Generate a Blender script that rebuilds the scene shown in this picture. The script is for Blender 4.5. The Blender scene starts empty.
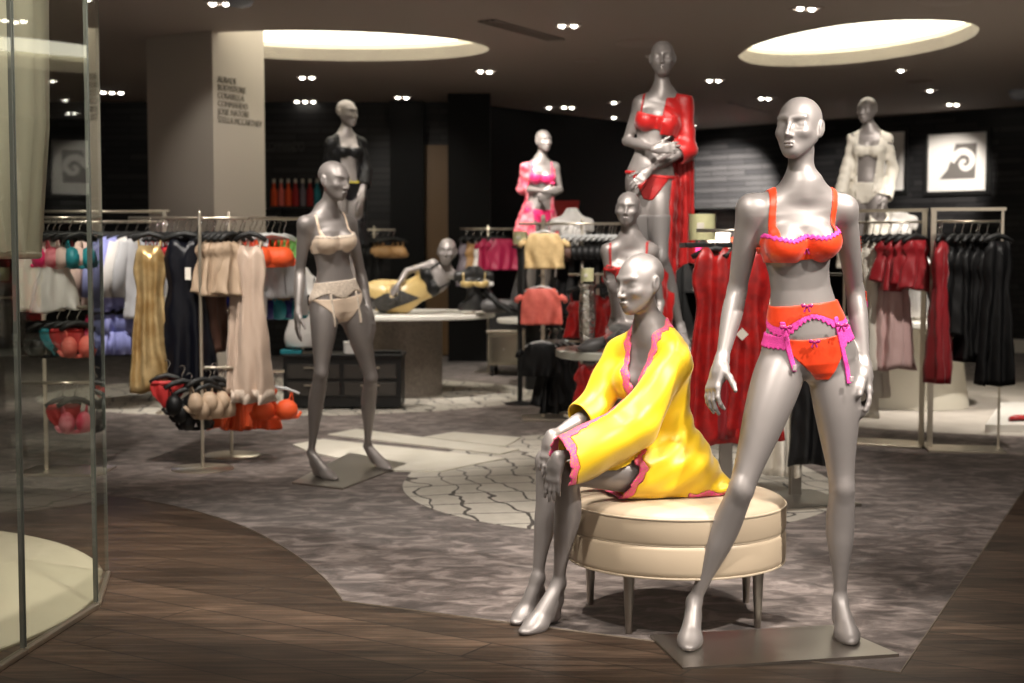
import bpy, bmesh, math, random
import numpy as np
from mathutils import Vector, Matrix
random.seed(7); rng = np.random.default_rng(7)
SC = bpy.context.scene
COL = SC.collection
PI = math.pi
R = math.radians
# ---------------------------------------------------------------- camera model
F_PX, CAM_H, HOR = 1422.0, 1.32, 255.0
PITCH = math.atan((341.5 - HOR) / F_PX)
CP, SP = math.cos(PITCH), math.sin(PITCH)
CEIL = 3.30
def ray(u, v):
    a, b = (u - 512) / F_PX, (341.5 - v) / F_PX
    return np.array([a, CP + b * SP, -SP + b * CP])
def J(u, v, D):
    "point seen at photo position u,v standing D metres into the room"
    r = ray(u, v); return np.array([0, 0, CAM_H]) + r * (D / r[1])
def G(u, v, z=0.0):
    r = ray(u, v); return np.array([0, 0, CAM_H]) + r * ((z - CAM_H) / r[2])
def C(u, v): return G(u, v, CEIL)
def V3(*a): return np.array(a, dtype=float)
def nrm(v):
    v = np.asarray(v, float); return v / (np.linalg.norm(v) + 1e-12)
# ---------------------------------------------------------------- materials
MATS = {}
def mat(name, col, rough=0.5, metal=0.0, sheen=0.0, emit=None, estr=0.0, spec=0.5, noise=None, bump=None, coat=0.0, trans=0.0, sss=0.0):
    if name in MATS: return MATS[name]
    m = bpy.data.materials.new(name); m.use_nodes = True
    nt = m.node_tree; b = nt.nodes['Principled BSDF']
    b.inputs['Base Color'].default_value = (*col, 1)
    b.inputs['Roughness'].default_value = rough
    b.inputs['Metallic'].default_value = metal
    b.inputs['Specular IOR Level'].default_value = spec
    if sheen: b.inputs['Sheen Weight'].default_value = sheen; b.inputs['Sheen Roughness'].default_value = .4
    if coat: b.inputs['Coat Weight'].default_value = coat; b.inputs['Coat Roughness'].default_value = .1
    if trans: b.inputs['Transmission Weight'].default_value = trans
    if emit: b.inputs['Emission Color'].default_value = (*emit, 1); b.inputs['Emission Strength'].default_value = estr
    tc = None
    if noise or bump:
        tc = nt.nodes.new('ShaderNodeTexCoord')
    if noise:   # (scale, amount, colour2)
        n = nt.nodes.new('ShaderNodeTexNoise'); n.inputs['Scale'].default_value = noise[0]; n.inputs['Detail'].default_value = 4
        nt.links.new(tc.outputs['Object'], n.inputs['Vector'])
        rp = nt.nodes.new('ShaderNodeValToRGB'); rp.color_ramp.elements[0].position = .5 - noise[1] / 2; rp.color_ramp.elements[1].position = .5 + noise[1] / 2
        rp.color_ramp.elements[0].color = (*col, 1); rp.color_ramp.elements[1].color = (*noise[2], 1)
        nt.links.new(n.outputs['Fac'], rp.inputs['Fac']); nt.links.new(rp.outputs['Color'], b.inputs['Base Color'])
    if bump:    # (scale, strength, distance)
        n = nt.nodes.new('ShaderNodeTexNoise'); n.inputs['Scale'].default_value = bump[0]; n.inputs['Detail'].default_value = 3
        nt.links.new(tc.outputs['Object'], n.inputs['Vector'])
        bp = nt.nodes.new('ShaderNodeBump'); bp.inputs['Strength'].default_value = bump[1]; bp.inputs['Distance'].default_value = bump[2]
        nt.links.new(n.outputs['Fac'], bp.inputs['Height']); nt.links.new(bp.outputs['Normal'], b.inputs['Normal'])
    MATS[name] = m; return m
def lace(name, col, col2, scale=90, rough=.7):
    "lace: voronoi net of two tones with a raised pattern"
    if name in MATS: return MATS[name]
    m = bpy.data.materials.new(name); m.use_nodes = True; nt = m.node_tree; b = nt.nodes['Principled BSDF']
    tc = nt.nodes.new('ShaderNodeTexCoord'); vo = nt.nodes.new('ShaderNodeTexVoronoi'); vo.feature = 'DISTANCE_TO_EDGE'; vo.inputs['Scale'].default_value = scale
    nt.links.new(tc.outputs['Object'], vo.inputs['Vector'])
    rp = nt.nodes.new('ShaderNodeValToRGB'); rp.color_ramp.elements[0].position = .05; rp.color_ramp.elements[1].position = .22
    rp.color_ramp.elements[0].color = (*col, 1); rp.color_ramp.elements[1].color = (*col2, 1)
    nt.links.new(vo.outputs['Distance'], rp.inputs['Fac']); nt.links.new(rp.outputs['Color'], b.inputs['Base Color'])
    bp = nt.nodes.new('ShaderNodeBump'); bp.invert = True; bp.inputs['Strength'].default_value = .5; bp.inputs['Distance'].default_value = .002
    nt.links.new(vo.outputs['Distance'], bp.inputs['Height']); nt.links.new(bp.outputs['Normal'], b.inputs['Normal'])
    b.inputs['Roughness'].default_value = rough
    MATS[name] = m; return m
# ---------------------------------------------------------------- scene objects
def link(o, parent=None):
    COL.objects.link(o)
    if parent is not None: o.parent = parent
    return o
def tag(o, label=None, cat=None, group=None, kind=None):
    if label: o['label'] = label
    if cat: o['category'] = cat
    if group: o['group'] = group
    if kind: o['kind'] = kind
    return o
def thing(name, label, cat, loc=(0, 0, 0), rz=0.0, group=None):
    o = bpy.data.objects.new(name, None); o.empty_display_size = .05; link(o)
    o.location = [float(c) for c in loc]; o.rotation_euler = (0, 0, rz)
    return tag(o, label, cat, group)
class MB:
    "mesh collector (several shapes into one mesh of one part)"
    def __init__(s): s.v = []; s.f = []; s.n = 0
    def add(s, v, f):
        v = np.asarray(v, float).reshape(-1, 3); s.v.append(v)
        s.f += [tuple(int(i) + s.n for i in q) for q in f]; s.n += len(v); return s
    def box(s, c, size, rz=0, bev=0.0, rot=None):
        bm = bmesh.new(); bmesh.ops.create_cube(bm, size=1)
        bmesh.ops.scale(bm, vec=Vector([float(q) for q in size]), verts=bm.verts)
        if bev: bmesh.ops.bevel(bm, geom=bm.edges[:], offset=bev, segments=2, affect='EDGES', profile=.5)
        M = (rot if rot is not None else Matrix.Rotation(rz, 3, 'Z'))
        v = [np.array(M @ x.co) + np.asarray(c, float) for x in bm.verts]; bm.verts.index_update()
        f = [[x.index for x in q.verts] for q in bm.faces]; bm.free(); return s.add(v, f)
    def bar(s, a, b, w, d=None, up=(0, 0, 1)):
        "square bar from a to b"
        a = np.asarray(a, float); b = np.asarray(b, float); d = w if d is None else d
        t = nrm(b - a); u = np.cross(t, up)
        if np.linalg.norm(u) < 1e-3: u = np.cross(t, (0, 1, 0))
        u = nrm(u); n = np.cross(u, t)
        v = [p + u * x * w / 2 + n * y * d / 2 for p in (a, b) for x, y in ((-1, -1), (1, -1), (1, 1), (-1, 1))]
        return s.add(v, [(3, 2, 1, 0), (4, 5, 6, 7), (0, 1, 5, 4), (1, 2, 6, 5), (2, 3, 7, 6), (3, 0, 4, 7)])
    def tube(s, pts, r, n=10, cap=True, flat=None):
        "tube along points, r a number or list; flat=(normal, ratio) squashes it"
        pts = [np.asarray(p, float) for p in pts]; m = len(pts); rr = [r] * m if np.isscalar(r) else list(r)
        vs = []; u = None
        for i, p in enumerate(pts):
            t = nrm(pts[min(i + 1, m - 1)] - pts[max(i - 1, 0)])
            if u is None:
                u = np.cross(t, (0, 0, 1)); 
                if np.linalg.norm(u) < 1e-2: u = np.cross(t, (0, 1, 0))
            u = nrm(u - t * np.dot(u, t)); w = np.cross(t, u)
            for k in range(n):
                a = 2 * PI * k / n; o = rr[i] * (math.cos(a) * u + math.sin(a) * w)
                if flat is not None:
                    fn = nrm(flat[0]); o = o - fn * np.dot(o, fn) * (1 - flat[1])
                vs.append(p + o)
        f = [(i * n + k, i * n + (k + 1) % n, (i + 1) * n + (k + 1) % n, (i + 1) * n + k) for i in range(m - 1) for k in range(n)]
        if cap: f += [tuple(range(n - 1, -1, -1)), tuple((m - 1) * n + k for k in range(n))]
        return s.add(vs, f)
    def lathe(s, c, prof, n=32, sx=1.0, sy=1.0, rz=0.0):
        "prof: (radius, z) list from bottom to top, closed with caps where radius>0"
        c = np.asarray(c, float); vs = []; m = len(prof)
        for r_, z in prof:
            for k in range(n):
                a = 2 * PI * k / n; x, y = r_ * sx * math.cos(a), r_ * sy * math.sin(a)
                vs.append(c + (x * math.cos(rz) - y * math.sin(rz), x * math.sin(rz) + y * math.cos(rz), z))
        f = [(i * n + k, i * n + (k + 1) % n, (i + 1) * n + (k + 1) % n, (i + 1) * n + k) for i in range(m - 1) for k in range(n)]
        f += [tuple(range(n - 1, -1, -1)), tuple((m - 1) * n + k for k in range(n))]
        return s.add(vs, f)
    def prism(s, poly, z0, z1):
        "vertical prism from a counter-clockwise xy polygon"
        n = len(poly); v = [(x, y, z0) for x, y in poly] + [(x, y, z1) for x, y in poly]
        return s.add(v, [tuple(range(n - 1, -1, -1)), tuple(range(n, 2 * n))] + [(i, (i + 1) % n, n + (i + 1) % n, n + i) for i in range(n)])
    def build(s, name, m, parent=None, smooth=False, loc=None):
        me = bpy.data.meshes.new(name); v = np.concatenate(s.v) if s.v else np.zeros((0, 3))
        if loc is not None: v = v - np.asarray(loc, float)
        me.from_pydata(v.tolist(), [], s.f); me.update()
        if m is not None: me.materials.append(m)
        o = bpy.data.objects.new(name, me); link(o, parent)
        if loc is not None and parent is None: o.location = [float(q) for q in loc]
        if smooth: shade(o, smooth)
        return o
def shade(o, ang=True):
    me = o.data; me.polygons.foreach_set('use_smooth', [True] * len(me.polygons))
    if ang is not True:
        me.set_sharp_from_angle(angle=R(ang))
def copy_tree(o, parent=None):
    c = o.copy(); COL.objects.link(c)
    if parent is not None: c.parent = parent
    for ch in list(o.children): copy_tree(ch, c)
    return c
# ---------------------------------------------------------------- signed distance sculpting
def smin(a, b, k):
    if k <= 0: return np.minimum(a, b)
    h = np.maximum(k - np.abs(a - b), 0) / k
    return np.minimum(a, b) - h * h * k * .25
def smax(a, b, k): return -smin(-a, -b, k)
class Field:
    def __init__(s, lo, hi, h):
        s.h = h; s.lo = np.asarray(lo, float); s.n = np.ceil((np.asarray(hi, float) - s.lo) / h).astype(int) + 1
        s.ax = [(s.lo[i] + h * np.arange(s.n[i])).astype(np.float32) for i in range(3)]
        s.F = np.full(tuple(s.n), .5, np.float32)
    def sl(s, lo, hi):
        a = [max(0, int((lo[i] - s.lo[i]) / s.h)) for i in range(3)]; b = [min(s.n[i], int((hi[i] - s.lo[i]) / s.h) + 2) for i in range(3)]
        return tuple(slice(a[i], max(b[i], a[i])) for i in range(3))
    def xyz(s, q=None):
        q = q or (slice(None),) * 3
        return s.ax[0][q[0]][:, None, None], s.ax[1][q[1]][None, :, None], s.ax[2][q[2]][None, None, :]
    def op(s, prim, k=.02, mode='add'):
        fn, lo, hi = prim; m = k + 3 * s.h + .01
        q = s.sl(np.asarray(lo) - m, np.asarray(hi) + m)
        if any(x.stop <= x.start for x in q): return s
        d = fn(*s.xyz(q)).astype(np.float32)
        if mode == 'add': s.F[q] = smin(s.F[q], d, k)
        elif mode == 'sub': s.F[q] = smax(s.F[q], -d, k)
        return s
    def sub(s, lo, hi, h):
        "trilinear resample of a box at a finer step"
        g = Field(lo, hi, h)
        A = s.F
        for i in range(3):
            t = np.clip((g.ax[i] - s.lo[i]) / s.h, 0, s.n[i] - 1.001); j = t.astype(int); w = (t - j).astype(np.float32)
            sh = [1, 1, 1]; sh[i] = -1; w = w.reshape(sh)
            A = np.take(A, j, axis=i) * (1 - w) + np.take(A, j + 1, axis=i) * w
        for i in range(3):
            bad = (g.ax[i] < s.ax[i][0]) | (g.ax[i] > s.ax[i][-1])
            if bad.any():
                q = [slice(None)] * 3; q[i] = bad; A[tuple(q)] = .5
        g.F = A.astype(np.float32); return g
def surface_net(F, lo, h, smooth=2):
    F = np.pad(F, 1, constant_values=.5); lo = np.asarray(lo) - h
    S = F < 0; n = F.shape
    c = np.zeros(tuple(x - 1 for x in n), np.uint8)
    for i in (0, 1):
        for j in (0, 1):
            for k in (0, 1): c += S[i:n[0] - 1 + i, j:n[1] - 1 + j, k:n[2] - 1 + k]
    act = (c > 0) & (c < 8); idx = np.full(c.shape, -1, np.int64); ii = np.argwhere(act); idx[act] = np.arange(len(ii))
    P = np.zeros((len(ii), 3)); W = np.zeros(len(ii))
    corners = [(i, j, k) for i in (0, 1) for j in (0, 1) for k in (0, 1)]
    val = {q: F[ii[:, 0] + q[0], ii[:, 1] + q[1], ii[:, 2] + q[2]] for q in corners}
    for a in corners:
        for d in range(3):
            if a[d]: continue
            b = list(a); b[d] = 1; b = tuple(b); fa, fb = val[a], val[b]; m = (fa < 0) != (fb < 0)
            t = np.where(m, fa / np.where(m, fa - fb, 1), 0)
            p = np.tile(np.array(a, float), (len(ii), 1)); p[:, d] += t
            P += p * m[:, None]; W += m
    P = (ii + P / W[:, None]) * h + lo
    Q = []
    for d in range(3):
        e, f = [(1, 2), (2, 0), (0, 1)][d]
        s0 = [slice(1, -1)] * 3; s0[d] = slice(0, n[d] - 1); s1 = list(s0); s1[d] = slice(1, n[d])
        A, B = S[tuple(s0)], S[tuple(s1)]; w = np.argwhere(A != B)
        if not len(w): continue
        flip = A[w[:, 0], w[:, 1], w[:, 2]]
        w = w + 1; w[:, d] -= 1
        def at(de, df):
            q = w.copy(); q[:, e] -= de; q[:, f] -= df; return idx[q[:, 0], q[:, 1], q[:, 2]]
        quad = np.stack([at(1, 1), at(0, 1), at(0, 0), at(1, 0)], 1)
        quad[~flip] = quad[~flip][:, ::-1]; Q.append(quad)
    Q = np.concatenate(Q)
    for _ in range(smooth):
        acc = np.zeros_like(P); cnt = np.zeros(len(P))
        for a, b in ((0, 1), (1, 2), (2, 3), (3, 0)):
            for x, y in ((a, b), (b, a)):
                for t in range(3): acc[:, t] += np.bincount(Q[:, x], P[Q[:, y], t], len(P))
                cnt += np.bincount(Q[:, x], minlength=len(P))
        P = P * .45 + .55 * acc / np.maximum(cnt, 1)[:, None]
    return P, Q
def mesh_from(P, Q, name, m, parent=None, origin=(0, 0, 0)):
    me = bpy.data.meshes.new(name); P = P - np.asarray(origin)
    me.vertices.add(len(P)); me.vertices.foreach_set('co', P.astype(np.float32).ravel())
    me.loops.add(Q.size); me.loops.foreach_set('vertex_index', Q.astype(np.int32).ravel())
    me.polygons.add(len(Q)); me.polygons.foreach_set('loop_start', np.arange(0, Q.size, 4, dtype=np.int32))
    me.update(calc_edges=True); me.validate()
    me.polygons.foreach_set('use_smooth', [True] * len(me.polygons))
    me.materials.append(m)
    return link(bpy.data.objects.new(name, me), parent)
def field_obj(f, name, m, parent=None, origin=(0, 0, 0), smooth=2):
    P, Q = surface_net(f.F, f.lo, f.h, smooth); return mesh_from(P, Q, name, m, parent, origin)
# primitives: (function, lo, hi)
def s_ell(c, r, M=None):
    c = np.asarray(c, float); r = np.asarray(r, float); Mx = np.eye(3) if M is None else np.asarray(M)   # rows = local axes
    rm = r.max()
    def fn(x, y, z):
        x, y, z = x - c[0], y - c[1], z - c[2]
        q = [(Mx[i, 0] * x + Mx[i, 1] * y + Mx[i, 2] * z) / r[i] for i in range(3)]
        k0 = np.sqrt(q[0] ** 2 + q[1] ** 2 + q[2] ** 2); k1 = np.sqrt((q[0] / r[0]) ** 2 + (q[1] / r[1]) ** 2 + (q[2] / r[2]) ** 2)
        return k0 * (k0 - 1) / np.maximum(k1, 1e-6)
    return fn, c - rm, c + rm
def smooth_tab(tt, ts, v):
    "Catmull-Rom through the table"
    v = np.asarray(v, float); m = np.gradient(v, ts); i = np.clip(np.searchsorted(ts, tt, 'right') - 1, 0, len(ts) - 2)
    h = ts[i + 1] - ts[i]; u = (tt - ts[i]) / h
    return (2 * u ** 3 - 3 * u ** 2 + 1) * v[i] + (u ** 3 - 2 * u ** 2 + u) * h * m[i] + (-2 * u ** 3 + 3 * u ** 2) * v[i + 1] + (u ** 3 - u ** 2) * h * m[i + 1]
def s_limb(a, b, radii, off=None, od=None):
    "limb from a to b with a radius profile; off: profile of a sideways shift along od"
    a = np.asarray(a, float); b = np.asarray(b, float); ba = b - a; L2 = float(ba @ ba); rd = np.atleast_1d(np.asarray(radii, float)); ts = np.linspace(0, 1, len(rd))
    if len(rd) > 2:
        tt = np.linspace(0, 1, 41); rd = smooth_tab(tt, ts, rd); ts = tt
    if off is not None: off = smooth_tab(np.linspace(0, 1, 41), np.linspace(0, 1, len(off)), off)
    def fn(x, y, z):
        x, y, z = x - a[0], y - a[1], z - a[2]
        t = np.clip((x * ba[0] + y * ba[1] + z * ba[2]) / L2, 0, 1)
        rr = np.interp(t, ts, rd) if len(rd) > 1 else rd[0]
        if off is not None:
            o = np.interp(t, np.linspace(0, 1, len(off)), off); ox, oy, oz = o * od[0], o * od[1], o * od[2]
        else: ox = oy = oz = 0
        return np.sqrt((x - t * ba[0] - ox) ** 2 + (y - t * ba[1] - oy) ** 2 + (z - t * ba[2] - oz) ** 2) - rr
    m = rd.max() + (max(np.abs(off)) if off is not None else 0)
    return fn, np.minimum(a, b) - m, np.maximum(a, b) + m
def s_box(c, r, M, rd=.005):
    c = np.asarray(c, float); r = np.asarray(r, float); Mx = np.asarray(M); m = np.linalg.norm(r)
    def fn(x, y, z):
        x, y, z = x - c[0], y - c[1], z - c[2]
        q = [np.abs(Mx[i, 0] * x + Mx[i, 1] * y + Mx[i, 2] * z) - r[i] + rd for i in range(3)]
        return np.sqrt(np.maximum(q[0], 0) ** 2 + np.maximum(q[1], 0) ** 2 + np.maximum(q[2], 0) ** 2) + np.minimum(np.maximum(q[0], np.maximum(q[1], q[2])), 0) - rd
    return fn, c - m, c + m
# ---------------------------------------------------------------- shop dummies, sculpted as one field each
class Torso:
    "local frame along a spine: x to the body's right, y forward, s metres above the hip joints"
    H = .515
    ST = np.array([  # s, half width, half depth, forward shift
        (-.115, .030, .035, .000), (-.085, .085, .075, -.005), (-.05, .138, .096, -.010), (0, .160, .104, -.012), (.05, .157, .100, -.006), (.10, .139, .088, .002),
        (.15, .122, .078, .004), (.20, .112, .073, .004), (.25, .113, .077, .002), (.30, .124, .086, .002), (.36, .135, .094, .0), (.41, .139, .092, -.004),
        (.45, .135, .080, -.010), (.48, .118, .064, -.014), (.505, .085, .052, -.014), (.53, .052, .047, -.010), (.55, .040, .040, -.006)])
    def __init__(s, P, Cc, N, fp, fc, wid=1.0):
        s.P = np.asarray(P, float); s.N = np.asarray(N, float); s.L = np.linalg.norm(s.N - s.P); s.up = (s.N - s.P) / s.L; s.k = s.L / s.H; s.wid = wid
        Cc = np.asarray(Cc, float) if Cc is not None else (s.P + (s.N - s.P) * .62)
        tc = float((Cc - s.P) @ s.up) / s.L; off = Cc - s.P - s.up * tc * s.L
        s.sv = np.linspace(-1.6, .8, 97); t = s.sv / s.H
        w = np.clip(t, -.15, 1.1); w = np.where(w < tc, 1 - ((w - tc) / tc) ** 2, 1 - ((w - tc) / (1 - tc)) ** 2)
        s.off = off[None, :] * w[:, None]
        ease = np.clip((s.sv - .04) / .28, 0, 1); ease = ease * ease * (3 - 2 * ease)
        def rt(f): f = np.asarray(f, float); f = nrm(f - s.up * (f @ s.up)); return np.cross(f, s.up)
        a, b = rt(fp), rt(fc); r = a[None] * (1 - ease[:, None]) + b[None] * ease[:, None]
        s.r = r / np.linalg.norm(r, axis=1)[:, None]; s.f = np.cross(s.up, s.r)
    def loc(s, x, y, z):
        x, y, z = x - s.P[0], y - s.P[1], z - s.P[2]
        S = (x * s.up[0] + y * s.up[1] + z * s.up[2]) / s.k
        o = [np.interp(S, s.sv, s.off[:, i]).astype(np.float32) + s.up[i] * S * s.k for i in range(3)]
        r = [np.interp(S, s.sv, s.r[:, i]).astype(np.float32) for i in range(3)]
        f = [np.interp(S, s.sv, s.f[:, i]).astype(np.float32) for i in range(3)]
        dx, dy, dz = x - o[0], y - o[1], z - o[2]
        return dx * r[0] + dy * r[1] + dz * r[2], dx * f[0] + dy * f[1] + dz * f[2], S
    def at(s, x, y, S):
        "world point of local x,y,s"
        i = [np.interp(S, s.sv, q) for q in (s.off[:, 0], s.off[:, 1], s.off[:, 2])]
        r = V3(*[np.interp(S, s.sv, s.r[:, j]) for j in range(3)]); f = V3(*[np.interp(S, s.sv, s.f[:, j]) for j in range(3)])
        return s.P + s.up * S * s.k + V3(*i) + r * x + f * y
    def frame(s, S):
        r = nrm([np.interp(S, s.sv, s.r[:, j]) for j in range(3)]); return np.stack([r, np.cross(s.up, r), s.up])
    def loft(s, table=None, grow=0.0, fold=None, p=2.0):
        T = s.ST if table is None else np.asarray(table, float)
        lo_s, hi_s = T[0, 0], T[-1, 0]
        def fn(x, y, z):
            X, Y, S = s.loc(x, y, z); Sc = np.clip(S, lo_s, hi_s)
            a = np.interp(Sc, T[:, 0], T[:, 1]) * s.wid + grow; b = np.interp(Sc, T[:, 0], T[:, 2]) * s.wid + grow; c = np.interp(Sc, T[:, 0], T[:, 3])
            Y = Y - c; m = np.minimum(a, b)
            q = np.sqrt((X / a) ** 2 + (Y / b) ** 2); g = np.sqrt((X / a ** 2) ** 2 + (Y / b ** 2) ** 2)
            d = np.where(q > .3, q * (q - 1) / np.maximum(g, 1e-4), -m * .8)
            if fold is not None: d = d + fold(X, Y, S)
            e = (S - Sc) * s.k
            return np.where(np.abs(e) > 1e-6, np.sqrt(np.maximum(d, 0) ** 2 + e ** 2) + np.minimum(d, 0) * .0 + np.where(d < 0, 0, 0), d)
        ps = [s.at(sx * (T[:, 1].max() * s.wid + grow + .03), sy * (T[:, 2].max() * s.wid + grow + .05), q) for sx in (-1, 1) for sy in (-1, 1) for q in (lo_s, (lo_s + hi_s) / 2, hi_s)]
        return fn, np.min(ps, 0), np.max(ps, 0)
def basis(fwd, up):
    u = nrm(up); f = nrm(np.asarray(fwd, float) - u * (np.asarray(fwd, float) @ u)); return np.stack([np.cross(f, u), f, u])   # right, forward, up
def head(f, c, fwd, up=(0, 0, 1), s=1.0, ears=True):
    "abstract bald head with sockets, nose, lips and ears; c midway between crown and chin"
    M = basis(fwd, up); c = np.asarray(c, float)
    def L(x, y, z): return c + (M[0] * x + M[1] * y + M[2] * z) * s
    def E(p, r, tilt=0.0, axis=0):
        Mx = M
        if tilt:
            ca, sa = math.cos(tilt), math.sin(tilt); Mx = M.copy()
            i, j = [(1, 2), (0, 2), (0, 1)][axis]
            Mx[i], Mx[j] = ca * M[i] + sa * M[j], -sa * M[i] + ca * M[j]
        return s_ell(L(*p), np.array(r) * s, Mx)
    k = .03 * s
    f.op(E((0, -.014, .030), (.0715, .0905, .077)), k)
    f.op(E((0, .026, -.010), (.0600, .062, .076)), k)
    f.op(E((0, .042, -.058), (.038, .041, .044)), .03 * s)
    f.op(E((0, .066, -.089), (.0165, .017, .0165)), .026 * s)
    for sd in (-1, 1):
        f.op(E((sd * .041, .052, -.026), (.019, .026, .016)), .024 * s)                 # cheekbone
        f.op(s_limb(L(sd * .049, .000, -.036), L(sd * .014, .056, -.088), [.019 * s, .013 * s]), .03 * s)   # jaw
    for sd in (-1, 1):
        f.op(E((sd * .0325, .1005, .004), (.0235, .0275, .0165), sd * .10, 1), .018 * s, 'sub')          # socket
        f.op(E((sd * .0325, .0625, .001), (.0180, .0135, .0105)), .010 * s)               # closed lid
        f.op(s_limb(L(sd * .013, .083, .024), L(sd * .048, .067, .026), [.003 * s, .003 * s]), .02 * s)    # brow
    f.op(s_limb(L(0, .081, .024), L(0, .1090, -.036), [.0050 * s, .0056 * s, .0082 * s]), .014 * s)
    for sd in (-1, 1): f.op(E((sd * .0095, .0940, -.0395), (.0062, .010, .0058)), .010 * s)
    f.op(E((0, .0925, -.0635), (.0205, .0085, .0050)), .008 * s); f.op(E((0, .0905, -.0735), (.0170, .0085, .0056)), .008 * s)
    for sd in (-1, 1): f.op(E((sd * .007, .0970, -.0630), (.008, .005, .0042)), .005 * s)
    f.op(s_limb(L(-.020, .097, -.0682), L(.020, .097, -.0682), [.0018 * s]), .004 * s, 'sub')
    if ears:
        for sd in (-1, 1):
            f.op(E((sd * .0765, -.014, -.004), (.0095, .0185, .031), .22), .006 * s)
            f.op(E((sd * .0880, -.009, .003), (.008, .0105, .019), .22), .005 * s, 'sub')
            f.op(E((sd * .0740, -.004, -.030), (.007, .008, .009)), .006 * s)
def hand(f, W, d, n, side, curl=.35, s=1.0, spread=.10, thumb=.6):
    "W wrist, d along the fingers, n out of the palm; side +-1 picks the thumb's side"
    d = nrm(d); n = nrm(np.asarray(n, float) - d * (np.asarray(n, float) @ d)); t = np.cross(n, d) * side; W = np.asarray(W, float)
    M = np.stack([t, d, n])
    f.op(s_limb(W - d * .01, W + d * .03 * s, [.021 * s, .022 * s]), .02)
    f.op(s_box(W + d * .052 * s, (.034 * s, .043 * s, .0125 * s), M, .011 * s), .02)
    f.op(s_ell(W + d * .03 * s + t * .024 * s + n * .006, (.017 * s, .030 * s, .015 * s), M), .014)
    fr = Field(np.maximum(f.lo, W - .23), np.minimum(f.lo + f.h * (f.n - 1), W + .23), f.h) if False else None
    cl = curl if hasattr(curl, '__len__') else [curl * .85, curl, curl * 1.08, curl * 1.2]
    for i, (o, ln) in enumerate(((.0265, .076), (.0088, .085), (-.0088, .079), (-.0255, .062))):
        p = W + d * (.086 - abs(i - 1.3) * .004) * s + t * o * s
        dd = nrm(d + t * (1.4 - i) * spread); a = 0.0
        for j, (q, ra, rb) in enumerate(((.46, .0092, .0083), (.30, .0083, .0076), (.24, .0076, .0062))):
            a += cl[i] * (.55, 1.0, .75)[j]
            v = dd * math.cos(a) + n * math.sin(a); e = p + v * ln * q * s
            f.op(s_limb(p, e, [ra * s, rb * s]), .004 if j else .006); p = e
    p = W + d * .022 * s + t * .024 * s + n * .004
    for ln, r0, r1, w in ((.040, .0125, .0105, 0), (.031, .0105, .009, .25), (.026, .009, .007, .45)):
        v = nrm(d * (.75 + w * .5) + t * thumb * (1 - w * .8) + n * (.22 + w * .8 * max(curl if np.isscalar(curl) else .4, .1)))
        e = p + v * ln * s; f.op(s_limb(p, e, [r0 * s, r1 * s]), .007); p = e
def arm(f, S, E_, W, s=1.0, hd=None, pn=None, side=1, curl=.3, spread=.08, thumb=.6):
    S, E_, W = [np.asarray(q, float) for q in (S, E_, W)]
    f.op(s_ell(S, (.036 * s, .036 * s, .040 * s)), .04)
    f.op(s_limb(S, E_, np.array([.038, .0415, .0405, .038, .0350, .0315, .0285]) * s), .03)
    f.op(s_limb(E_, W, np.array([.0285, .0335, .0335, .030, .0255, .0215, .0195]) * s), .02)
    hand(f, W, hd if hd is not None else W - E_, pn if pn is not None else (0, 1, 0), side, curl, s, spread, thumb)
def leg(f, Hp, K, A, kf, s=1.0, heel=None, ball=None, toe=None):
    Hp, K, A, heel, ball, toe = [np.asarray(q, float) for q in (Hp, K, A, heel, ball, toe)]; kf = nrm(kf)
    f.op(s_limb(Hp, K, np.array([.080, .0855, .083, .076, .067, .0565, .0475, .0430]) * s, np.array([0, .004, .008, .010, .008, .005, .002, 0]) * s, kf), .035)
    f.op(s_limb(K, A, np.array([.0430, .0450, .0485, .0485, .044, .036, .0285, .0235, .0210]) * s, np.array([0, -.005, -.013, -.016, -.012, -.007, -.003, 0, 0]) * s, kf), .008)
    f.op(s_ell(K + kf * .018 * s, (.025 * s, .025 * s, .045 * s)), .02)
    f.op(s_limb(A, heel + V3(0, 0, .028 * s), [.0200 * s, .0235 * s]), .02)
    f.op(s_limb(A + nrm(toe - heel) * .004, ball + V3(0, 0, .024 * s), [.0205 * s, .0255 * s, .0275 * s, .026 * s]), .025)
    f.op(s_limb(heel + V3(0, 0, .026 * s), ball + V3(0, 0, .018 * s), [.0225 * s, .021 * s, .024 * s]), .03)
    f.op(s_limb((A + heel) / 2 + V3(0, 0, .01), ball + V3(0, 0, .022 * s), [.024 * s, .024 * s, .024 * s]), .03)
    fw = nrm((toe - ball) * V3(1, 1, 0)); sd = np.cross(fw, (0, 0, 1)); M = np.stack([sd, fw, V3(0, 0, 1)])
    f.op(s_ell(ball + V3(0, 0, .019 * s), V3(.038, .050, .022) * s, M), .03)
    f.op(s_ell(ball * .45 + toe * .55 + V3(0, 0, .014 * s), V3(.031, .052, .018) * s, M), .02)
def trunk(f, t, shL, shR, hd, bust=1.0, s=1.0, neck=True):
    f.op(t.loft(), .02)
    M = t.frame(.36); Mp = t.frame(0)
    for sd in (-1, 1):
        f.op(s_ell(t.at(sd * .064, .064, .352), V3(.055, .053, .056) * bust, M), .03)
        f.op(s_ell(t.at(sd * .070, -.062, -.035), V3(.074, .064, .078), Mp), .045)
    for S in (shL, shR):
        f.op(s_limb(t.at(0, -.014, .525), S, [.036, .036, .035, .033]), .07)
        f.op(s_limb(t.at(0, .030, .500), np.asarray(S) * .8 + t.at(0, .04, .48) * .2, [.009, .010, .009]), .03)
    if neck:
        f.op(s_limb(t.at(0, -.014, .50), np.asarray(hd), [.048, .0445, .043, .0425, .044]), .04)
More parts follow.
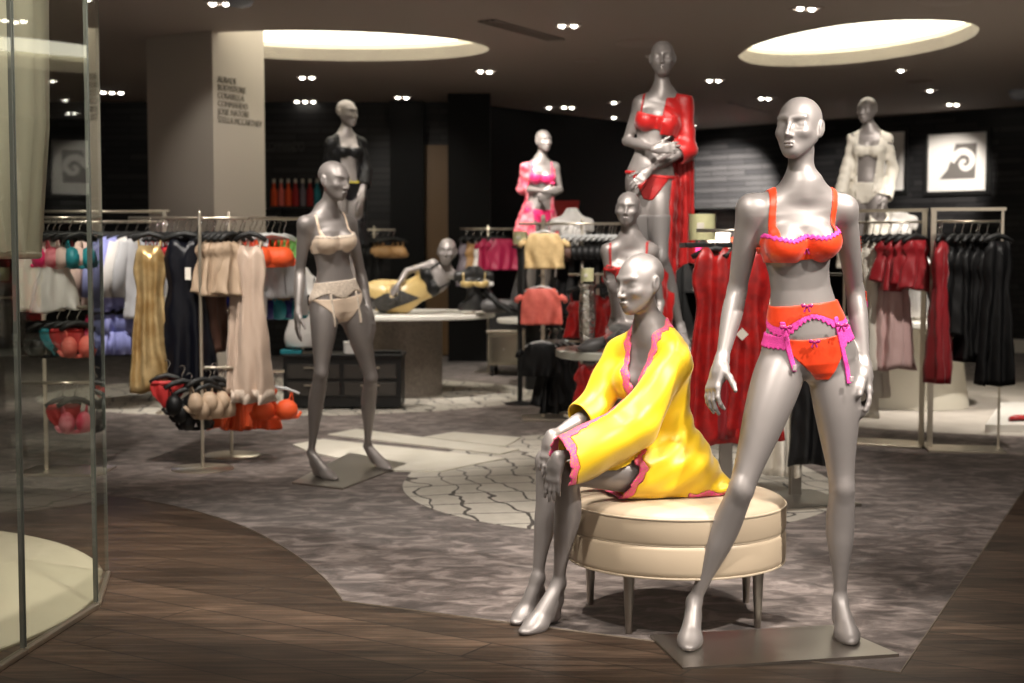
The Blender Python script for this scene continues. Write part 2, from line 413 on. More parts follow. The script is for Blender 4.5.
def shell(body, lo, hi, h, region, name, m, parent, origin, out=.004, inn=.004, extra=None, smooth=2):
    "thin cloth that follows the body inside a region"
    g = body.sub(lo, hi, h)
    x, y, z = g.xyz(); B = g.F
    if extra is not None:
        g2 = Field(lo, hi, h); g2.F = B.copy()
        for e, k in extra: g2.op(e, k)
        B = g2.F
    d = region(x, y, z, B)
    g.F = np.maximum(np.maximum(B - out, -(B + inn)), d).astype(np.float32)
    if not (g.F < 0).any(): return None
    return field_obj(g, name, m, parent, origin, smooth)
def bow(name, m, parent, origin, c, r, u, s=.02):
    "little ribbon bow: two loops, two tails and a knot; r to the side, u up"
    b = MB(); r = nrm(r); u = nrm(u); n = np.cross(r, u)
    if n[1] > 0: n = -n
    c = np.asarray(c, float)
    for sd in (-1, 1):
        b.tube([c + n * s * .12 + r * sd * s * q + u * s * w for q, w in ((0, 0), (.35, .12), (.75, .2), (1.1, .18), (1.25, .1))], [s * .12, s * .30, s * .46, s * .44, s * .2], 10, flat=(n, .45))
        b.tube([c + n * s * .1, c + r * sd * s * .35 - u * s * .55 + n * s * .12, c + r * sd * s * .6 - u * s * 1.15 + n * s * .08], [s * .14, s * .2, s * .26], 8, flat=(n, .3))
    b.lathe(c - V3(0, 0, s * .2) + n * s * .25, [(.01 * s, 0), (.28 * s, .1 * s), (.3 * s, .25 * s), (.01 * s, .4 * s)], 8)
    return b.build(name, m, parent, 40, loc=None if origin is None else None) if origin is None else _shift(b, origin, name, m, parent)
def _shift(b, origin, name, m, parent):
    b.v = [v - np.asarray(origin) for v in b.v]; return b.build(name, m, parent, 40)

# generic lingerie ------------------------------------------------------
def rebased(child, o): child.location = -Vector([float(q) for q in o]); return child
def box_of(T, s0, s1, w=.2, d=.2):
    ps = [T.at(a, b, c) for a in (-w, w) for b in (-d, d) for c in (s0, s1)]; return np.min(ps, 0), np.max(ps, 0)
def off_arms(arms, r):
    fs = [s_limb(a + (b - a) * .12, b, [r])[0] for a, b, c in arms] + [s_limb(b, c + (c - b) * .8, [r])[0] for a, b, c in arms]
    def cut(d, x, y, z):
        for q in fs: d = np.maximum(d, -q(x, y, z))
        return d
    return cut
def bra_set(f, T, t, o, arms, m, mt=None, h=.004, th=.006, strap=True, full=False):
    cut = off_arms(arms, .047); lo, hi = box_of(T, .26, .55)
    cups = [(s_ell(T.at(sd * .064, .070, .352), V3(.058, .055, .056), T.frame(.36)), .012) for sd in (-1, 1)]
    def core(x, y, z):
        X, Y, S = T.loc(x, y, z); ax = np.abs(X); cup = np.sqrt((ax - .064) ** 2 + (S - .350) ** 2) - .067
        top = S - ((.375 if not full else .39) + .22 * np.maximum(ax - .058, 0) - (.0 if not full else .1) * np.maximum(.03 - ax, 0))
        return np.maximum(np.minimum(np.maximum(cup, -Y), np.abs(S - .316) - .015 - .20 * np.clip(ax - .075, 0, .06)), top), top, cup, X, Y, S, ax
    b = shell(f, lo, hi, h, lambda x, y, z, B: cut(core(x, y, z)[0], x, y, z), 'bra', m, t, o, th, .005, cups)
    def trim(x, y, z, B):
        d, top, cup, X, Y, S, ax = core(x, y, z); return np.maximum(np.maximum(cup - .004, -Y), np.abs(top) - .008)
    if mt is not None:
        q = shell(f, lo, hi, h, trim, 'lace_trim', mt, b, (0, 0, 0), th + .003, .002, cups)
        if q: rebased(q, o)
    if strap:
        for sd in (-1, 1):
            def st(x, y, z, B):
                X, Y, S = T.loc(x, y, z); return np.maximum(np.abs(X * sd - .098 - .02 * (S - .37)) - max(.007, h * 1.2), np.maximum(.372 - S, S - .512))
            q = shell(f, lo, hi, h, st, 'strap', m, b, (0, 0, 0), th, .005)
            if q: rebased(q, o)
    return b
def brief_set(f, T, t, o, arms, m, mt=None, h=.004, th=.006, top=.036, name='briefs', high=1.05):
    cut = off_arms(arms, .05); lo, hi = box_of(T, -.16, max(.14, top + .03), .2, .2)
    def core(x, y, z):
        X, Y, S = T.loc(x, y, z); ax = np.abs(X)
        return np.maximum(S - top - .10 * np.maximum(ax - .05, 0), -.110 + np.maximum(ax - .026, 0) * high - S), X, Y, S
    b = shell(f, lo, hi, h, lambda x, y, z, B: cut(core(x, y, z)[0], x, y, z), name, m, t, o, th, .005)
    if mt is not None:
        def tr(x, y, z, B):
            d, X, Y, S = core(x, y, z); return cut(np.abs(S - top - .10 * np.maximum(np.abs(X) - .05, 0)) - .010, x, y, z)
        q = shell(f, lo, hi, h, tr, 'lace_trim', mt, b, (0, 0, 0), th + .003, .002)
        if q: rebased(q, o)
    return b
def stockings(f, lims, t, o, m, topz, h, th=.005, name='stocking'):
    "lims: (knee.., ankle) polylines; cloth on the leg below a height"
    for pts in lims:
        P_ = np.array(pts); lo, hi = P_.min(0) - .16, P_.max(0) + .16
        def rg(x, y, z, B):
            d = 9.0
            for a, b in zip(pts[:-1], pts[1:]): d = np.minimum(d, s_limb(a, b, [.10])[0](x, y, z))
            for qs in lims:
                if qs is pts: continue
                e = 9.0; g = 9.0
                for a, b in zip(qs[:-1], qs[1:]): e = np.minimum(e, s_limb(a, b, [.0])[0](x, y, z))
                for a, b in zip(pts[:-1], pts[1:]): g = np.minimum(g, s_limb(a, b, [.0])[0](x, y, z))
                d = np.maximum(d, (g - e) * .5)
            return np.maximum(d, topz(x, y, z))
        shell(f, lo, hi, h, rg, name, m, t, o, th, .005)
def open_robe(f, T, t, o, arms, m, h=.006, length=.75, gap=.10, side=None, sleeve=.9, flare=0.0, mt=None, name='robe', th=.012, lo=None, hi=None, amp=.008, belly=0, ss=1.0, drape=()):
    "loose open robe: shell around the torso with sleeves; side=+-1 keeps only that half in front"
    tab = [(-length, .225 + flare, .18 + flare, -.04), (-.45 * length, .215 + flare * .5, .168 + flare * .5, -.035), (-.02, .200, .152, -.02), (.10, .158, .115, -.01), (.20, .140, .108, .0), (.34, .156, .122, .008), (.42, .155, .105, 0), (.46, .148, .09, -.012), (.49, .125, .074, -.014), (.52, .085, .062, -.016), (.545, .07, .06, -.016)]
    def fold(X, Y, S):
        a = np.arctan2(X, Y); k = np.clip((.45 - S) * 1.6, 0, 1.3)
        return amp * k * (np.sin(13 * a + 5 * S) + .6 * np.sin(23 * a - 4 * S + 1))
    g = Field(lo, hi, h)
    g.op(T.loft(tab, fold=fold), .02)
    for sd in (-1, 1): g.op(s_ell(T.at(sd * .064, .066, .350), (.066, .062, .066)), .04)
    x, y, z = g.xyz()
    cuts = []
    for S_, E_, W_ in arms:
        g.op(s_limb(T.at(0, -.014, .515), S_, np.array([.036, .042, .052, .054]) * (.4 + .6 * ss)), .04)
        g.op(s_limb(S_, E_, np.array([.054, .057, .062]) * ss), .03); g.op(s_limb(E_, W_, np.array([.062, .068, .076]) * ss), .03)
        c = E_ + (W_ - E_) * sleeve; n = nrm(W_ - E_); near = s_limb(c - n * .02, W_ + n * .1, [.12])[0](x, y, z)
        cuts.append(np.where(near < 0, (x - c[0]) * n[0] + (y - c[1]) * n[1] + (z - c[2]) * n[2], -.3))
    g.F = (g.F + .003 * np.sin(60 * (z + .7 * x) + 2 * np.sin(20 * y + 9 * x))).astype(np.float32)
    X, Y, S = T.loc(x, y, z)
    w = gap * np.clip((S + .9) * .8, .6, 1.0)
    if side is None: front = np.where(Y > 0, w - np.abs(X), -.3)
    else: front = np.where(Y > -.03, np.where(S < .27, .125, w * .3) - X * side, np.where(Y > -.2, -.06 - X * side if not belly else -.16 - X * side, -.3))
    cut = np.maximum(front, S - .535)
    armz = 9.0
    for S_, E_, W_ in arms: armz = np.minimum(armz, np.minimum(s_limb(S_ + (E_ - S_) * .25, E_, [.085])[0](x, y, z), s_limb(E_, W_, [.095])[0](x, y, z)))
    cut = np.where((armz < 0) & (np.abs(X) > .07), -.3, cut)
    for c in cuts: cut = np.maximum(cut, c)
    cut = np.maximum(cut, -length + .02 - S)
    G0 = g.F
    g.F = np.maximum(np.maximum(G0, -(G0 + th)), cut).astype(np.float32)
    for a, b, wx, wy in drape:
        c = (a + b) / 2; tz = np.clip((a[2] - z) / (a[2] - b[2]), 0, 1); an = np.arctan2(y - c[1], x - c[0]); k = .8 + .25 * tz
        q = np.sqrt(((x - a[0] - (b[0] - a[0]) * tz) / (wx * k)) ** 2 + ((y - c[1]) / (wy * k)) ** 2) - 1
        d = q * min(wx, wy) * k + .007 * tz * np.sin(9 * an + 3 * tz) + .004 * np.sin(17 * an)
        g.F = smin(g.F, np.maximum(np.maximum(d, z - a[2]), b[2] + .03 * np.sin(25 * x) - z).astype(np.float32), .02)
    rb = field_obj(g, name, m, t, o, 2)
    if mt is not None:
        g.F = np.maximum(np.maximum(G0 - .003, -(G0 + th)), np.maximum(cut - .004, -(cut + .022))).astype(np.float32)
        if (g.F < 0).any(): rebased(field_obj(g, 'lace_trim', mt, rb, (0, 0, 0), 1), o)
    return rb
M_SKIN = mat('satin_silver_lacquer', (.275, .248, .238), rough=.45, metal=.40, spec=.5)
M_STEEL = mat('brushed_steel', (.40, .37, .33), rough=.30, metal=.95)
M_ORANGE = mat('orange_satin', (.76, .055, .009), rough=.42, sheen=.2, noise=(60, .5, (.68, .042, .008)))
M_PINK = lace('pink_lace', (.83, .07, .40), (.62, .03, .25), 160)
M_BOW = mat('plum_ribbon', (.30, .012, .12), rough=.3)
M_CLIP = mat('pale_metal_clip', (.75, .6, .62), rough=.25, metal=.7)
def wavy(v, a, w): return a * np.abs(np.sin(v / w * PI))
def mannequin(name, label, group, base, plate=None):
    return thing(name, label, 'mannequin', base, 0, group)
def plate(root, corners, origin, z=0.0, th=.011):
    b = MB(); poly = [(p[0] - origin[0], p[1] - origin[1]) for p in corners]
    b.prism(poly, z - origin[2], z - origin[2] + th); return b.build('base_plate', M_STEEL, root)
# --- the standing dummy in orange, nearest the camera
def front_dummy():
    o = V3(1.10, 4.80, 0)
    t = mannequin('mannequin', 'tall bald silver mannequin in orange and pink lingerie standing nearest on a steel plate', 'silver mannequins', o)
    c = [G(650, 638), G(683, 671), G(899, 657), G(832, 628)]
    plate(t, c, o)
    P = J(811, 345.5, 4.86); N = J(803, 191.5, 4.80); Cc = J(797, 250, 4.83)
    T = Torso(P, Cc, N, (.10, -1, 0), (.14, -1, 0), .92)
    f = Field((.55, 4.30, -.01), (1.42, 5.22, 1.90), .0035)
    A0, B0 = J(751, 209, 4.82), J(844, 209, 4.84)
    trunk(f, T, A0, B0, J(801, 150, 4.80))
    head(f, J(799, 127.5, 4.775), (-.54, -.83, -.07), (.03, .05, 1), .965)
    arm(f, A0, J(737, 291, 4.90), J(721, 364, 4.80), 1.08, J(705, 412, 4.74) - J(721, 364, 4.80), (.80, .45, .25), -1, [.50, .44, .40, .38], .07, 1.0)
    arm(f, B0, J(855, 291, 4.98), J(865, 368, 4.90), 1.0, J(876, 424, 4.84) - J(865, 368, 4.90), (-.85, .3, .1), 1, [.25, .35, .45, .6], .06, .6)
    z0 = .008
    hA, bA, tA = G(694, 629, z0), G(690, 646, z0), G(688, 659, z0)
    hB, bB, tB = G(838, 626, z0), G(847, 640, z0), G(852, 650, z0)
    hA = bA + nrm(hA - bA) * .125; hB = bB + nrm(hB - bB) * .125; tA = bA + nrm(bA - hA) * .075; tB = bB + nrm(bB - hB) * .075
    hA[2] += .012; hB[2] += .012
    leg(f, J(785, 356, 4.88), J(741, 490, 4.76), J(694, 602, hA[1] - .03), (-.25, -1, 0), 1.0, hA, bA, tA)
    leg(f, J(832, 356, 4.90), J(842, 488, 4.87), J(840, 600, hB[1] - .03), (.05, -1, 0), 1.0, hB, bB, tB)
    x, y, z = f.xyz(); f.F = np.maximum(f.F, z0 - z)
    field_obj(f, 'body', M_SKIN, t, o)
    # bra
    def bra_core(x, y, z, which):
        X, Y, S = T.loc(x, y, z)
        ax = np.abs(X - .0); cup = np.sqrt((ax - .066) ** 2 + ((S - .350) * 1.02) ** 2) - .068
        top = S - (.372 + .26 * np.maximum(ax - .058, 0) + .16 * np.maximum(.05 - ax, 0) - .0 * ax)     # balconette edge
        band = np.maximum(np.abs(S - .318 - .05 * np.maximum(ax - .09, 0)) - .017 - .10 * np.clip(ax - .06, 0, .06), 0 - .0 * X)
        d = np.maximum(np.minimum(np.maximum(cup, -Y), np.abs(S - .316) - .017 - .20 * np.clip(ax - .075, 0, .06)), top)
        if which == 'cup': return d
        if which == 'trim': return np.maximum(np.maximum(cup - .004, -Y), np.abs(top + .004 - .003 * np.sin(ax * 420)) - .0065)
        if which == 'strap':
            return np.maximum(np.abs(ax - .104 - .02 * (S - .37) - np.where(Y < 0, .0, 0)) - .0105, .372 - S)
    lo, hi = T.at(-.2, .0, .28), T.at(.2, .0, .53); lo = np.minimum(lo, hi) - V3(.03, .22, .02); hi = np.maximum(T.at(-.2, 0, .28), T.at(.2, 0, .53)) + V3(.03, .22, .02)
    lo[1] = 4.62; hi[1] = 5.02; lo[0] = P[0] - .2; hi[0] = P[0] + .2
    cups = [(s_ell(T.at(sd * .066, .072, .352), V3(.059, .055, .055), T.frame(.36)), .012) for sd in (-1, 1)]
    # keep cloth off the arms: cut by the distance to them
    def noarm(d, x, y, z):
        for S_, E_ in ((A0, J(737, 291, 4.90)), (B0, J(853, 291, 4.96))):
            fn, _, _ = s_limb(S_ + (E_ - S_) * .12, E_, [.048]); d = np.maximum(d, -fn(x, y, z))
        return d
    bra = shell(f, lo, hi, .0025, lambda x, y, z, B: noarm(bra_core(x, y, z, 'cup'), x, y, z), 'bra', M_ORANGE, t, o, .005, .004, cups)
    shell(f, lo, hi, .0022, lambda x, y, z, B: bra_core(x, y, z, 'trim'), 'lace_trim', M_PINK, bra, (0, 0, 0), .008, .002, cups).location = -Vector(o)
    for sd in (-1, 1):
        s1 = shell(f, lo, hi, .0022, lambda x, y, z, B: np.maximum(noarm(bra_core(x, y, z, 'strap'), x, y, z), -sd * T.loc(x, y, z)[0]), 'strap', M_ORANGE, bra, (0, 0, 0), .004, .003, cups); s1.location = -Vector(o)
    bow('bow', M_BOW, bra, o, T.at(0, .095, .335), (1, 0, 0), (0, 0, 1), .014)
    # garter belt, briefs
    def low(x, y, z, w):
        X, Y, S = T.loc(x, y, z); ax = np.abs(X); th = np.arctan2(X, np.maximum(Y, -.2) + .06)
        if w == 'belt': return np.maximum(S - .152 + .02 * np.minimum(ax * 2, .3), .098 + .018 * np.cos(th * 4.2 + .0) - S)
        if w == 'lace': return np.maximum(S - (.106 + .018 * np.cos(th * 4.2)), (.076 + .026 * np.cos(th * 4.2) + .004 * np.sin(th * 60)) - S)
        leg_ = np.minimum(-.108 + np.maximum(ax - .020, 0) * 1.35, -.000 + .10 * ax) - S
        if w == 'briefs': return np.maximum(np.maximum(S - .036 - .10 * np.maximum(ax - .05, 0), leg_), ax - .095 - .05 * 0)
        if w == 'side': return np.maximum(np.maximum(S - .046 - .10 * np.maximum(ax - .05, 0) - .003 * np.sin(th * 70), np.minimum(-.112 + np.maximum(ax - .020, 0) * 1.35, -.004 + .10 * ax) - S - .003 * np.sin(th * 60)), .088 - ax)
        if w in ('gl', 'gr'):
            x0 = -.085 if w == 'gl' else .098
            return np.maximum(np.maximum(np.abs(X - x0) - .0085, -Y), np.maximum(S - .10, -.125 + (.06 if w == 'gr' else 0) - S))
    lo = V3(P[0] - .22, P[1] - .2, P[2] - .2); hi = V3(P[0] + .22, P[1] + .18, P[2] + .2)
    def no_hand(d, x, y, z):
        for a, b in ((J(737, 291, 4.90), J(711, 430, 4.72)), (J(853, 291, 4.96), J(868, 430, 4.88))):
            fn, _, _ = s_limb(a, b, [.05]); d = np.maximum(d, -fn(x, y, z))
        return d
    belt = shell(f, lo, hi, .0025, lambda x, y, z, B: no_hand(low(x, y, z, 'belt'), x, y, z), 'garter_belt', M_ORANGE, t, o, .006, .004)
    q = shell(f, lo, hi, .0025, lambda x, y, z, B: no_hand(low(x, y, z, 'lace'), x, y, z), 'lace_trim', M_PINK, belt, (0, 0, 0), .0055, .004); q.location = -Vector(o)
    for w in ('gl', 'gr'):
        q = shell(f, lo, hi, .0025, lambda x, y, z, B: low(x, y, z, w), 'garter_strap', M_PINK, belt, (0, 0, 0), .009, .001); q.location = -Vector(o)
    bow('bow', M_BOW, belt, o, T.at(.02, .108, .15), (1, 0, 0), (0, 0, 1), .016)
    bow('bow', M_BOW, belt, o, T.at(-.085, .112, .075), (1, 0, 0), (0, 0, 1), .017); bow('bow', M_BOW, belt, o, T.at(.100, .100, .085), (1, 0, 0), (0, 0, 1), .017)
    for x0, s0 in ((-.085, -.105), (.098, -.05)):
        MB().box(T.at(x0, .104 if x0 < 0 else .088, s0) - o, (.014, .006, .02), bev=.002).build('clip', M_CLIP, belt)
    br = shell(f, lo, hi, .0025, lambda x, y, z, B: no_hand(low(x, y, z, 'briefs'), x, y, z), 'briefs', M_ORANGE, t, o, .005, .004)
    for sd in (-1, 1):
        q = shell(f, lo, hi, .0025, lambda x, y, z, B: np.maximum(no_hand(low(x, y, z, 'side'), x, y, z), -sd * T.loc(x, y, z)[0]), 'lace_trim', M_PINK, br, (0, 0, 0), .0055, .004); q.location = -Vector(o)
    bow('bow', M_BOW, br, o, T.at(.015, .104, .030), (1, 0, 0), (0, 0, 1), .015)
front_dummy()
M_YEL = mat('yellow_silk_satin', (.78, .50, .012), rough=.40, sheen=.3)
M_FUCH = lace('fuchsia_lace', (.80, .06, .28), (.62, .22, .10), 110)
M_LEATHER = mat('cream_leather', (.51, .405, .29), rough=.42, bump=(220, .12, .001))
M_WELT = mat('cream_piping', (.55, .45, .33), rough=.5)
def ottoman():
    c = V3(.600, 5.17, 0); Rr = .400
    t = thing('ottoman', 'round cream leather ottoman on tapered steel legs with the yellow robed mannequin seated on it', 'ottoman', c)
    def ring(z, r, w): return [(r + w * math.cos(a), z + w * math.sin(a)) for a in np.linspace(-PI / 2, PI / 2, 6)]
    MB().lathe((0, 0, 0), [(.001, .452), (.20, .455), (.32, .453), (.365, .448), (.387, .438), (Rr - .002, .424), (Rr, .41), (Rr, .345), (Rr - .003, .336), (Rr - .010, .332), (.001, .332)][::-1], 72).build('seat_cushion', M_LEATHER, t, 40)
    MB().lathe((0, 0, 0), [(.001, .212), (Rr - .03, .212), (Rr - .010, .216), (Rr - .002, .226), (Rr, .24), (Rr, .315), (Rr - .004, .326), (Rr - .012, .331), (.001, .331)], 72).build('drum', M_LEATHER, t, 40)
    for z, r in ((.4215, Rr - .001), (.3315, Rr - .008), (.219, Rr - .004)):
        MB().tube([(r * math.cos(a), r * math.sin(a), z) for a in np.linspace(0, 2 * PI, 90)], .0042, 6, cap=False).build('piping', M_WELT, t, 60)
    for a in (-125, -36, 30, 155):
        p = V3(math.cos(R(a)) * .335, math.sin(R(a)) * .335, 0)
        MB().lathe(p, [(.010, 0), (.0115, .004), (.0165, .10), (.021, .214)], 16).build('leg', M_STEEL, t, 40)
    return c
OTT = ottoman()
def seated_dummy():
    P = J(668, 468, 5.16); N = J(650, 334, 5.12)
    T = Torso(P, None, N, (-.84, -.54, 0), (-.70, -.71, 0), .94)
    o = V3(P[0], P[1], 0)
    t = mannequin('mannequin', 'bald silver mannequin in a yellow satin robe sitting on the round cream ottoman', 'silver mannequins', o)
    lo, hi = V3(-.10, 4.62, -.01), V3(.86, 5.60, 1.37)
    f = Field(lo, hi, .004)
    SR, SL = J(621, 354, 5.24), J(675, 361, 5.01)
    ER, WR = J(591, 414, 5.16), J(551, 437, 5.05)
    EL, WL = J(634, 424, 4.92), J(557, 459, 4.81)
    trunk(f, T, SR, SL, J(643, 300, 5.09))
    head(f, J(640, 282.5, 5.07), (-.80, -.58, -.12), (-.10, -.08, 1), .955)
    arm(f, SR, ER, WR, .88, J(538, 505, 4.99) - WR, (.5, .8, .1), -1, [.08, .10, .12, .16], .07, .5)
    arm(f, SL, EL, WL, .88, J(547, 520, 4.80) - WL, (.6, .8, .1), 1, [.08, .10, .12, .16], .05, .4)
    rt = T.frame(0)[0]
    kR, kL = J(548, 462, 5.12), J(567, 474, 4.92)
    bR, tR, bL, tL = G(524, 621), G(507, 631), G(535, 631), G(514, 640)
    def hl(b, t_): q = b + nrm(b - t_) * .125; q[2] = .006; return q
    def tp(b, t_): return b + nrm(t_ - b) * .078
    leg(f, P + rt * .085 + V3(0, 0, -.005), kR, J(538, 578, 5.10), nrm(kR - P) , .98, hl(bR, tR), bR, tp(bR, tR))
    leg(f, P - rt * .085 + V3(0, 0, -.005), kL, J(559, 583, 5.01), nrm(kL - P), .98, hl(bL, tL), bL, tp(bL, tL))
    x, y, z = f.xyz(); f.F = np.maximum(f.F, -z)
    inside = np.sqrt((x - OTT[0]) ** 2 + (y - OTT[1]) ** 2) < .40
    f.F = np.where(inside & (z > .36), np.maximum(f.F, .455 - z), f.F).astype(np.float32)
    body = field_obj(f, 'body', M_SKIN, t, o)
    # robe ------------------------------------------------------------
    g = Field(lo, hi, .004)
    tab = [(-.11, .15, .115, -.03), (-.02, .172, .125, -.025), (.08, .150, .112, -.012), (.16, .135, .10, 0), (.24, .135, .104, .006), (.32, .146, .115, .008), (.40, .154, .110, .0), (.46, .148, .095, -.012), (.49, .13, .078, -.014), (.515, .092, .066, -.016), (.545, .072, .064, -.018), (.575, .066, .062, -.014)]
    g.op(T.loft(tab), .02)
    for sd in (-1, 1): g.op(s_ell(T.at(sd * .064, .068, .350), (.066, .064, .066)), .04)
    for S_ in (SR, SL): g.op(s_limb(T.at(0, -.014, .515), S_, [.038, .045, .054, .050]), .05)
    hL = P - rt * .085; hR = P + rt * .085
    for h_, k_ in ((hL, kL), (hR, kR)): g.op(s_limb(h_ + V3(0, 0, .005), h_ + (k_ - h_) * .62, [.098, .100, .096, .092]), .06)
    g.op(s_limb((hL + hR) / 2 + V3(0, 0, .03), (hL + hR) / 2 + (kL - hL) * .5 + V3(0, 0, .02), [.11, .10, .085]), .07)
    # the back panel falls onto the seat behind her
    tl = J(713, 490, 5.10); tl[2] = .468
    g.op(s_limb(T.at(-.04, -.08, .06), T.at(-.08, -.10, -.05), [.05, .05]), .06)
    g.op(s_ell((T.at(-.08, -.11, -.09) * .5 + tl * .5) * V3(1, 1, 0) + V3(0, 0, .480), (.095, .085, .026)), .05)
    g.op(s_limb(T.at(-.07, -.10, -.05), tl, [.06, .035, .014]), .05)
    g.op(s_limb(SR, ER, [.060, .062, .062, .064]), .03); 
    cR = ER + (WR - ER) * .28; nR = nrm(WR - ER)
    g.op(s_limb(ER, ER + (WR - ER) * .5, [.064, .070]), .03)
    dn = V3(0, 0, -1)
    g.op(s_limb(SL, EL, [.054, .062, .070, .080]), .03)
    g.op(s_limb(EL + dn * .012, WL + (WL - EL) * .1 + dn * .030, [.082, .088, .092, .096]), .03)
    fq = .65 * x - .75 * z; fl = -.65 * x - .3 * y - .6 * z
    fold = .0042 * np.sin(50 * fq + 2.6 * np.sin(7 * fl + 2)) * (.6 + .4 * np.sin(9 * fl)) + .0016 * np.sin(104 * fq + 3 * np.sin(9 * fl)) + .0022 * np.sin(42 * fl + 3 * np.sin(13 * fq))
    g.F = (g.F + fold * np.clip(.4 + (x - .2) * 2, .4, 1.2)).astype(np.float32)
    X, Y, S = T.loc(x, y, z)
    F0 = np.maximum(g.F, -(g.F + .008)); F0 = np.maximum(F0, .457 - z)
    ax = np.abs(X)
    vee = np.where(Y > -.02, np.minimum((S - .285) * .27, .050) - ax, -.2)
    neck = S - np.where(Y > .0, .60, .562)
    vee = np.maximum(vee, neck)
    nearF = s_limb(EL, WL, [.0])[0](x, y, z); farF = s_limb(ER, WR, [.0])[0](x, y, z)
    cL = EL + (WL - EL) * .97; nL = nrm(WL - EL + V3(0, 0, .10)); cuff = np.where((nearF < farF) & (nearF < .16), (x - cL[0]) * nL[0] + (y - cL[1]) * nL[1] + (z - cL[2]) * nL[2], -.2)
    cuffR = np.where((farF <= nearF) & (farF < .12), (x - cR[0]) * nR[0] + (y - cR[1]) * nR[1] + (z - cR[2]) * nR[2], -.2)
    hd = nrm(kL - hL); hn = nrm(hd + V3(0, 0, .22)); hp = hL + hd * .235
    hem = (x - hp[0]) * hn[0] + (y - hp[1]) * hn[1] + (z - hp[2]) * hn[2] + .010 * np.sin(55 * (y * .8 - x * .3 + z))
    upz = np.minimum(s_limb(SL, EL, [.10])[0](x, y, z), s_limb(EL, WL + dn * .04, [.115])[0](x, y, z)); upz = np.minimum(upz, s_limb(SR, ER, [.085])[0](x, y, z)); upz = np.minimum(upz, s_limb(ER, WR, [.085])[0](x, y, z))
    thz = np.minimum(s_limb(hL, kL, [.09])[0](x, y, z), s_limb(hR, kR, [.09])[0](x, y, z))
    hem = np.where((thz < upz) | (z < .545), hem, -.2)
    cut = np.maximum(np.maximum(vee, cuffR), np.maximum(cuff, hem))
    low = np.where((z < .53) & (Y < .04), z - .474 + .006 * np.sin(60 * x + 30 * y), 1.0)          # lowest rim of the back panel
    laceband = np.maximum(np.maximum(vee, cuff), hem) + .030 + .004 * np.sin(90 * (x + z) + 60 * y)
    laceband = np.maximum(laceband, -low)
    wav = .004 * np.sin(150 * (x + y - z))
    main = np.maximum(F0, np.maximum(cut, laceband)).astype(np.float32)
    q = Field(lo, hi, .004); q.F = main; rb = field_obj(q, 'robe', M_YEL, t, o, 2)
    q.F = np.maximum(np.maximum(np.maximum(g.F - .001, -(g.F + .008)), .457 - z), np.maximum(cut + wav, -laceband)).astype(np.float32)
    lc = field_obj(q, 'lace_trim', M_FUCH, rb, (0, 0, 0), 1); lc.location = -Vector(o)
seated_dummy()
M_NUDE = mat('champagne_satin', (.78, .62, .48), rough=.38, sheen=.3)
M_NLACE = lace('champagne_lace', (.86, .74, .62), (.52, .42, .34), 110)
M_RED = mat('red_silk', (.36, .006, .006), rough=.42, sheen=.3)
M_REDL = lace('red_lace', (.62, .02, .02), (.30, .01, .01), 70)
M_HOT = mat('hot_pink_satin', (.80, .03, .16), rough=.4, sheen=.3)
M_HOTR = mat('raspberry_silk', (.62, .015, .07), rough=.4, noise=(14, .3, (.85, .30, .34)))
M_BLACKF = mat('black_silk', (.004, .004, .0045), rough=.5, spec=.3)
M_BLACKL = lace('black_lace', (.010, .010, .010), (.06, .055, .05), 70)
M_YTRIM = mat('yellow_ribbon', (.62, .50, .06), rough=.5)
M_IVORY = mat('ivory_silk', (.76, .71, .62), rough=.45, sheen=.2)
M_IVL = lace('ivory_lace', (.80, .76, .68), (.45, .42, .38), 70)
M_GREYST = mat('grey_stocking', (.075, .07, .07), rough=.5, sheen=.2)
M_SHEER = mat('sheer_grey_stocking', (.20, .185, .18), rough=.5, metal=.2)
M_GOLD = mat('gold_satin', (.55, .40, .16), rough=.35, sheen=.2)
def stand(label, lo, hi, h, P, Cc, N, fp, fc, arms, legs, hd, wid=.94, hs=.96, s=.96, bust=1.0, group='silver mannequins', floor=0.0, base=None, plt=None, neck_to=None):
    "arms: dict(S,E,W,hand end,palm normal,side,curl); legs: dict(hip,K,A,heel,ball,toe)"
    T = Torso(P, Cc, N, fp, fc, wid); o = V3(*(base if base is not None else (P[0], P[1], floor)))
    t = mannequin('mannequin', label, group, o)
    f = Field(lo, hi, h)
    trunk(f, T, arms[0][0], arms[1][0], neck_to if neck_to is not None else hd[0] + V3(0, 0, .03) * 0, bust)
    head(f, hd[0], hd[1], hd[2] if len(hd) > 2 else (0, 0, 1), hs)
    for a in arms: arm(f, a[0], a[1], a[2], s, a[3] - a[2], a[4], a[5], a[6], .06)
    for l in legs: leg(f, l[0], l[1], l[2], l[6] if len(l) > 6 else nrm(fp), s, l[3], l[4], l[5])
    x, y, z = f.xyz(); f.F = np.maximum(f.F, floor + (.008 if plt else 0) - z).astype(np.float32)
    field_obj(f, 'body', M_SKIN, t, o)
    if plt: plate(t, plt, o)
    return f, T, t, o
def foot(ball_uv, toe_uv, zf=0.0, rise=.006, s=1.0, D=None):
    if D is None: b, q = G(*ball_uv, zf), G(*toe_uv, zf)
    else: b, q = J(*ball_uv, D[0]), J(*toe_uv, D[1]); b[2] = q[2] = zf
    d = nrm((q - b) * V3(1, 1, 0)); h = b - d * .125 * s; h[2] = zf + rise
    return h, b, b + d * .075 * s
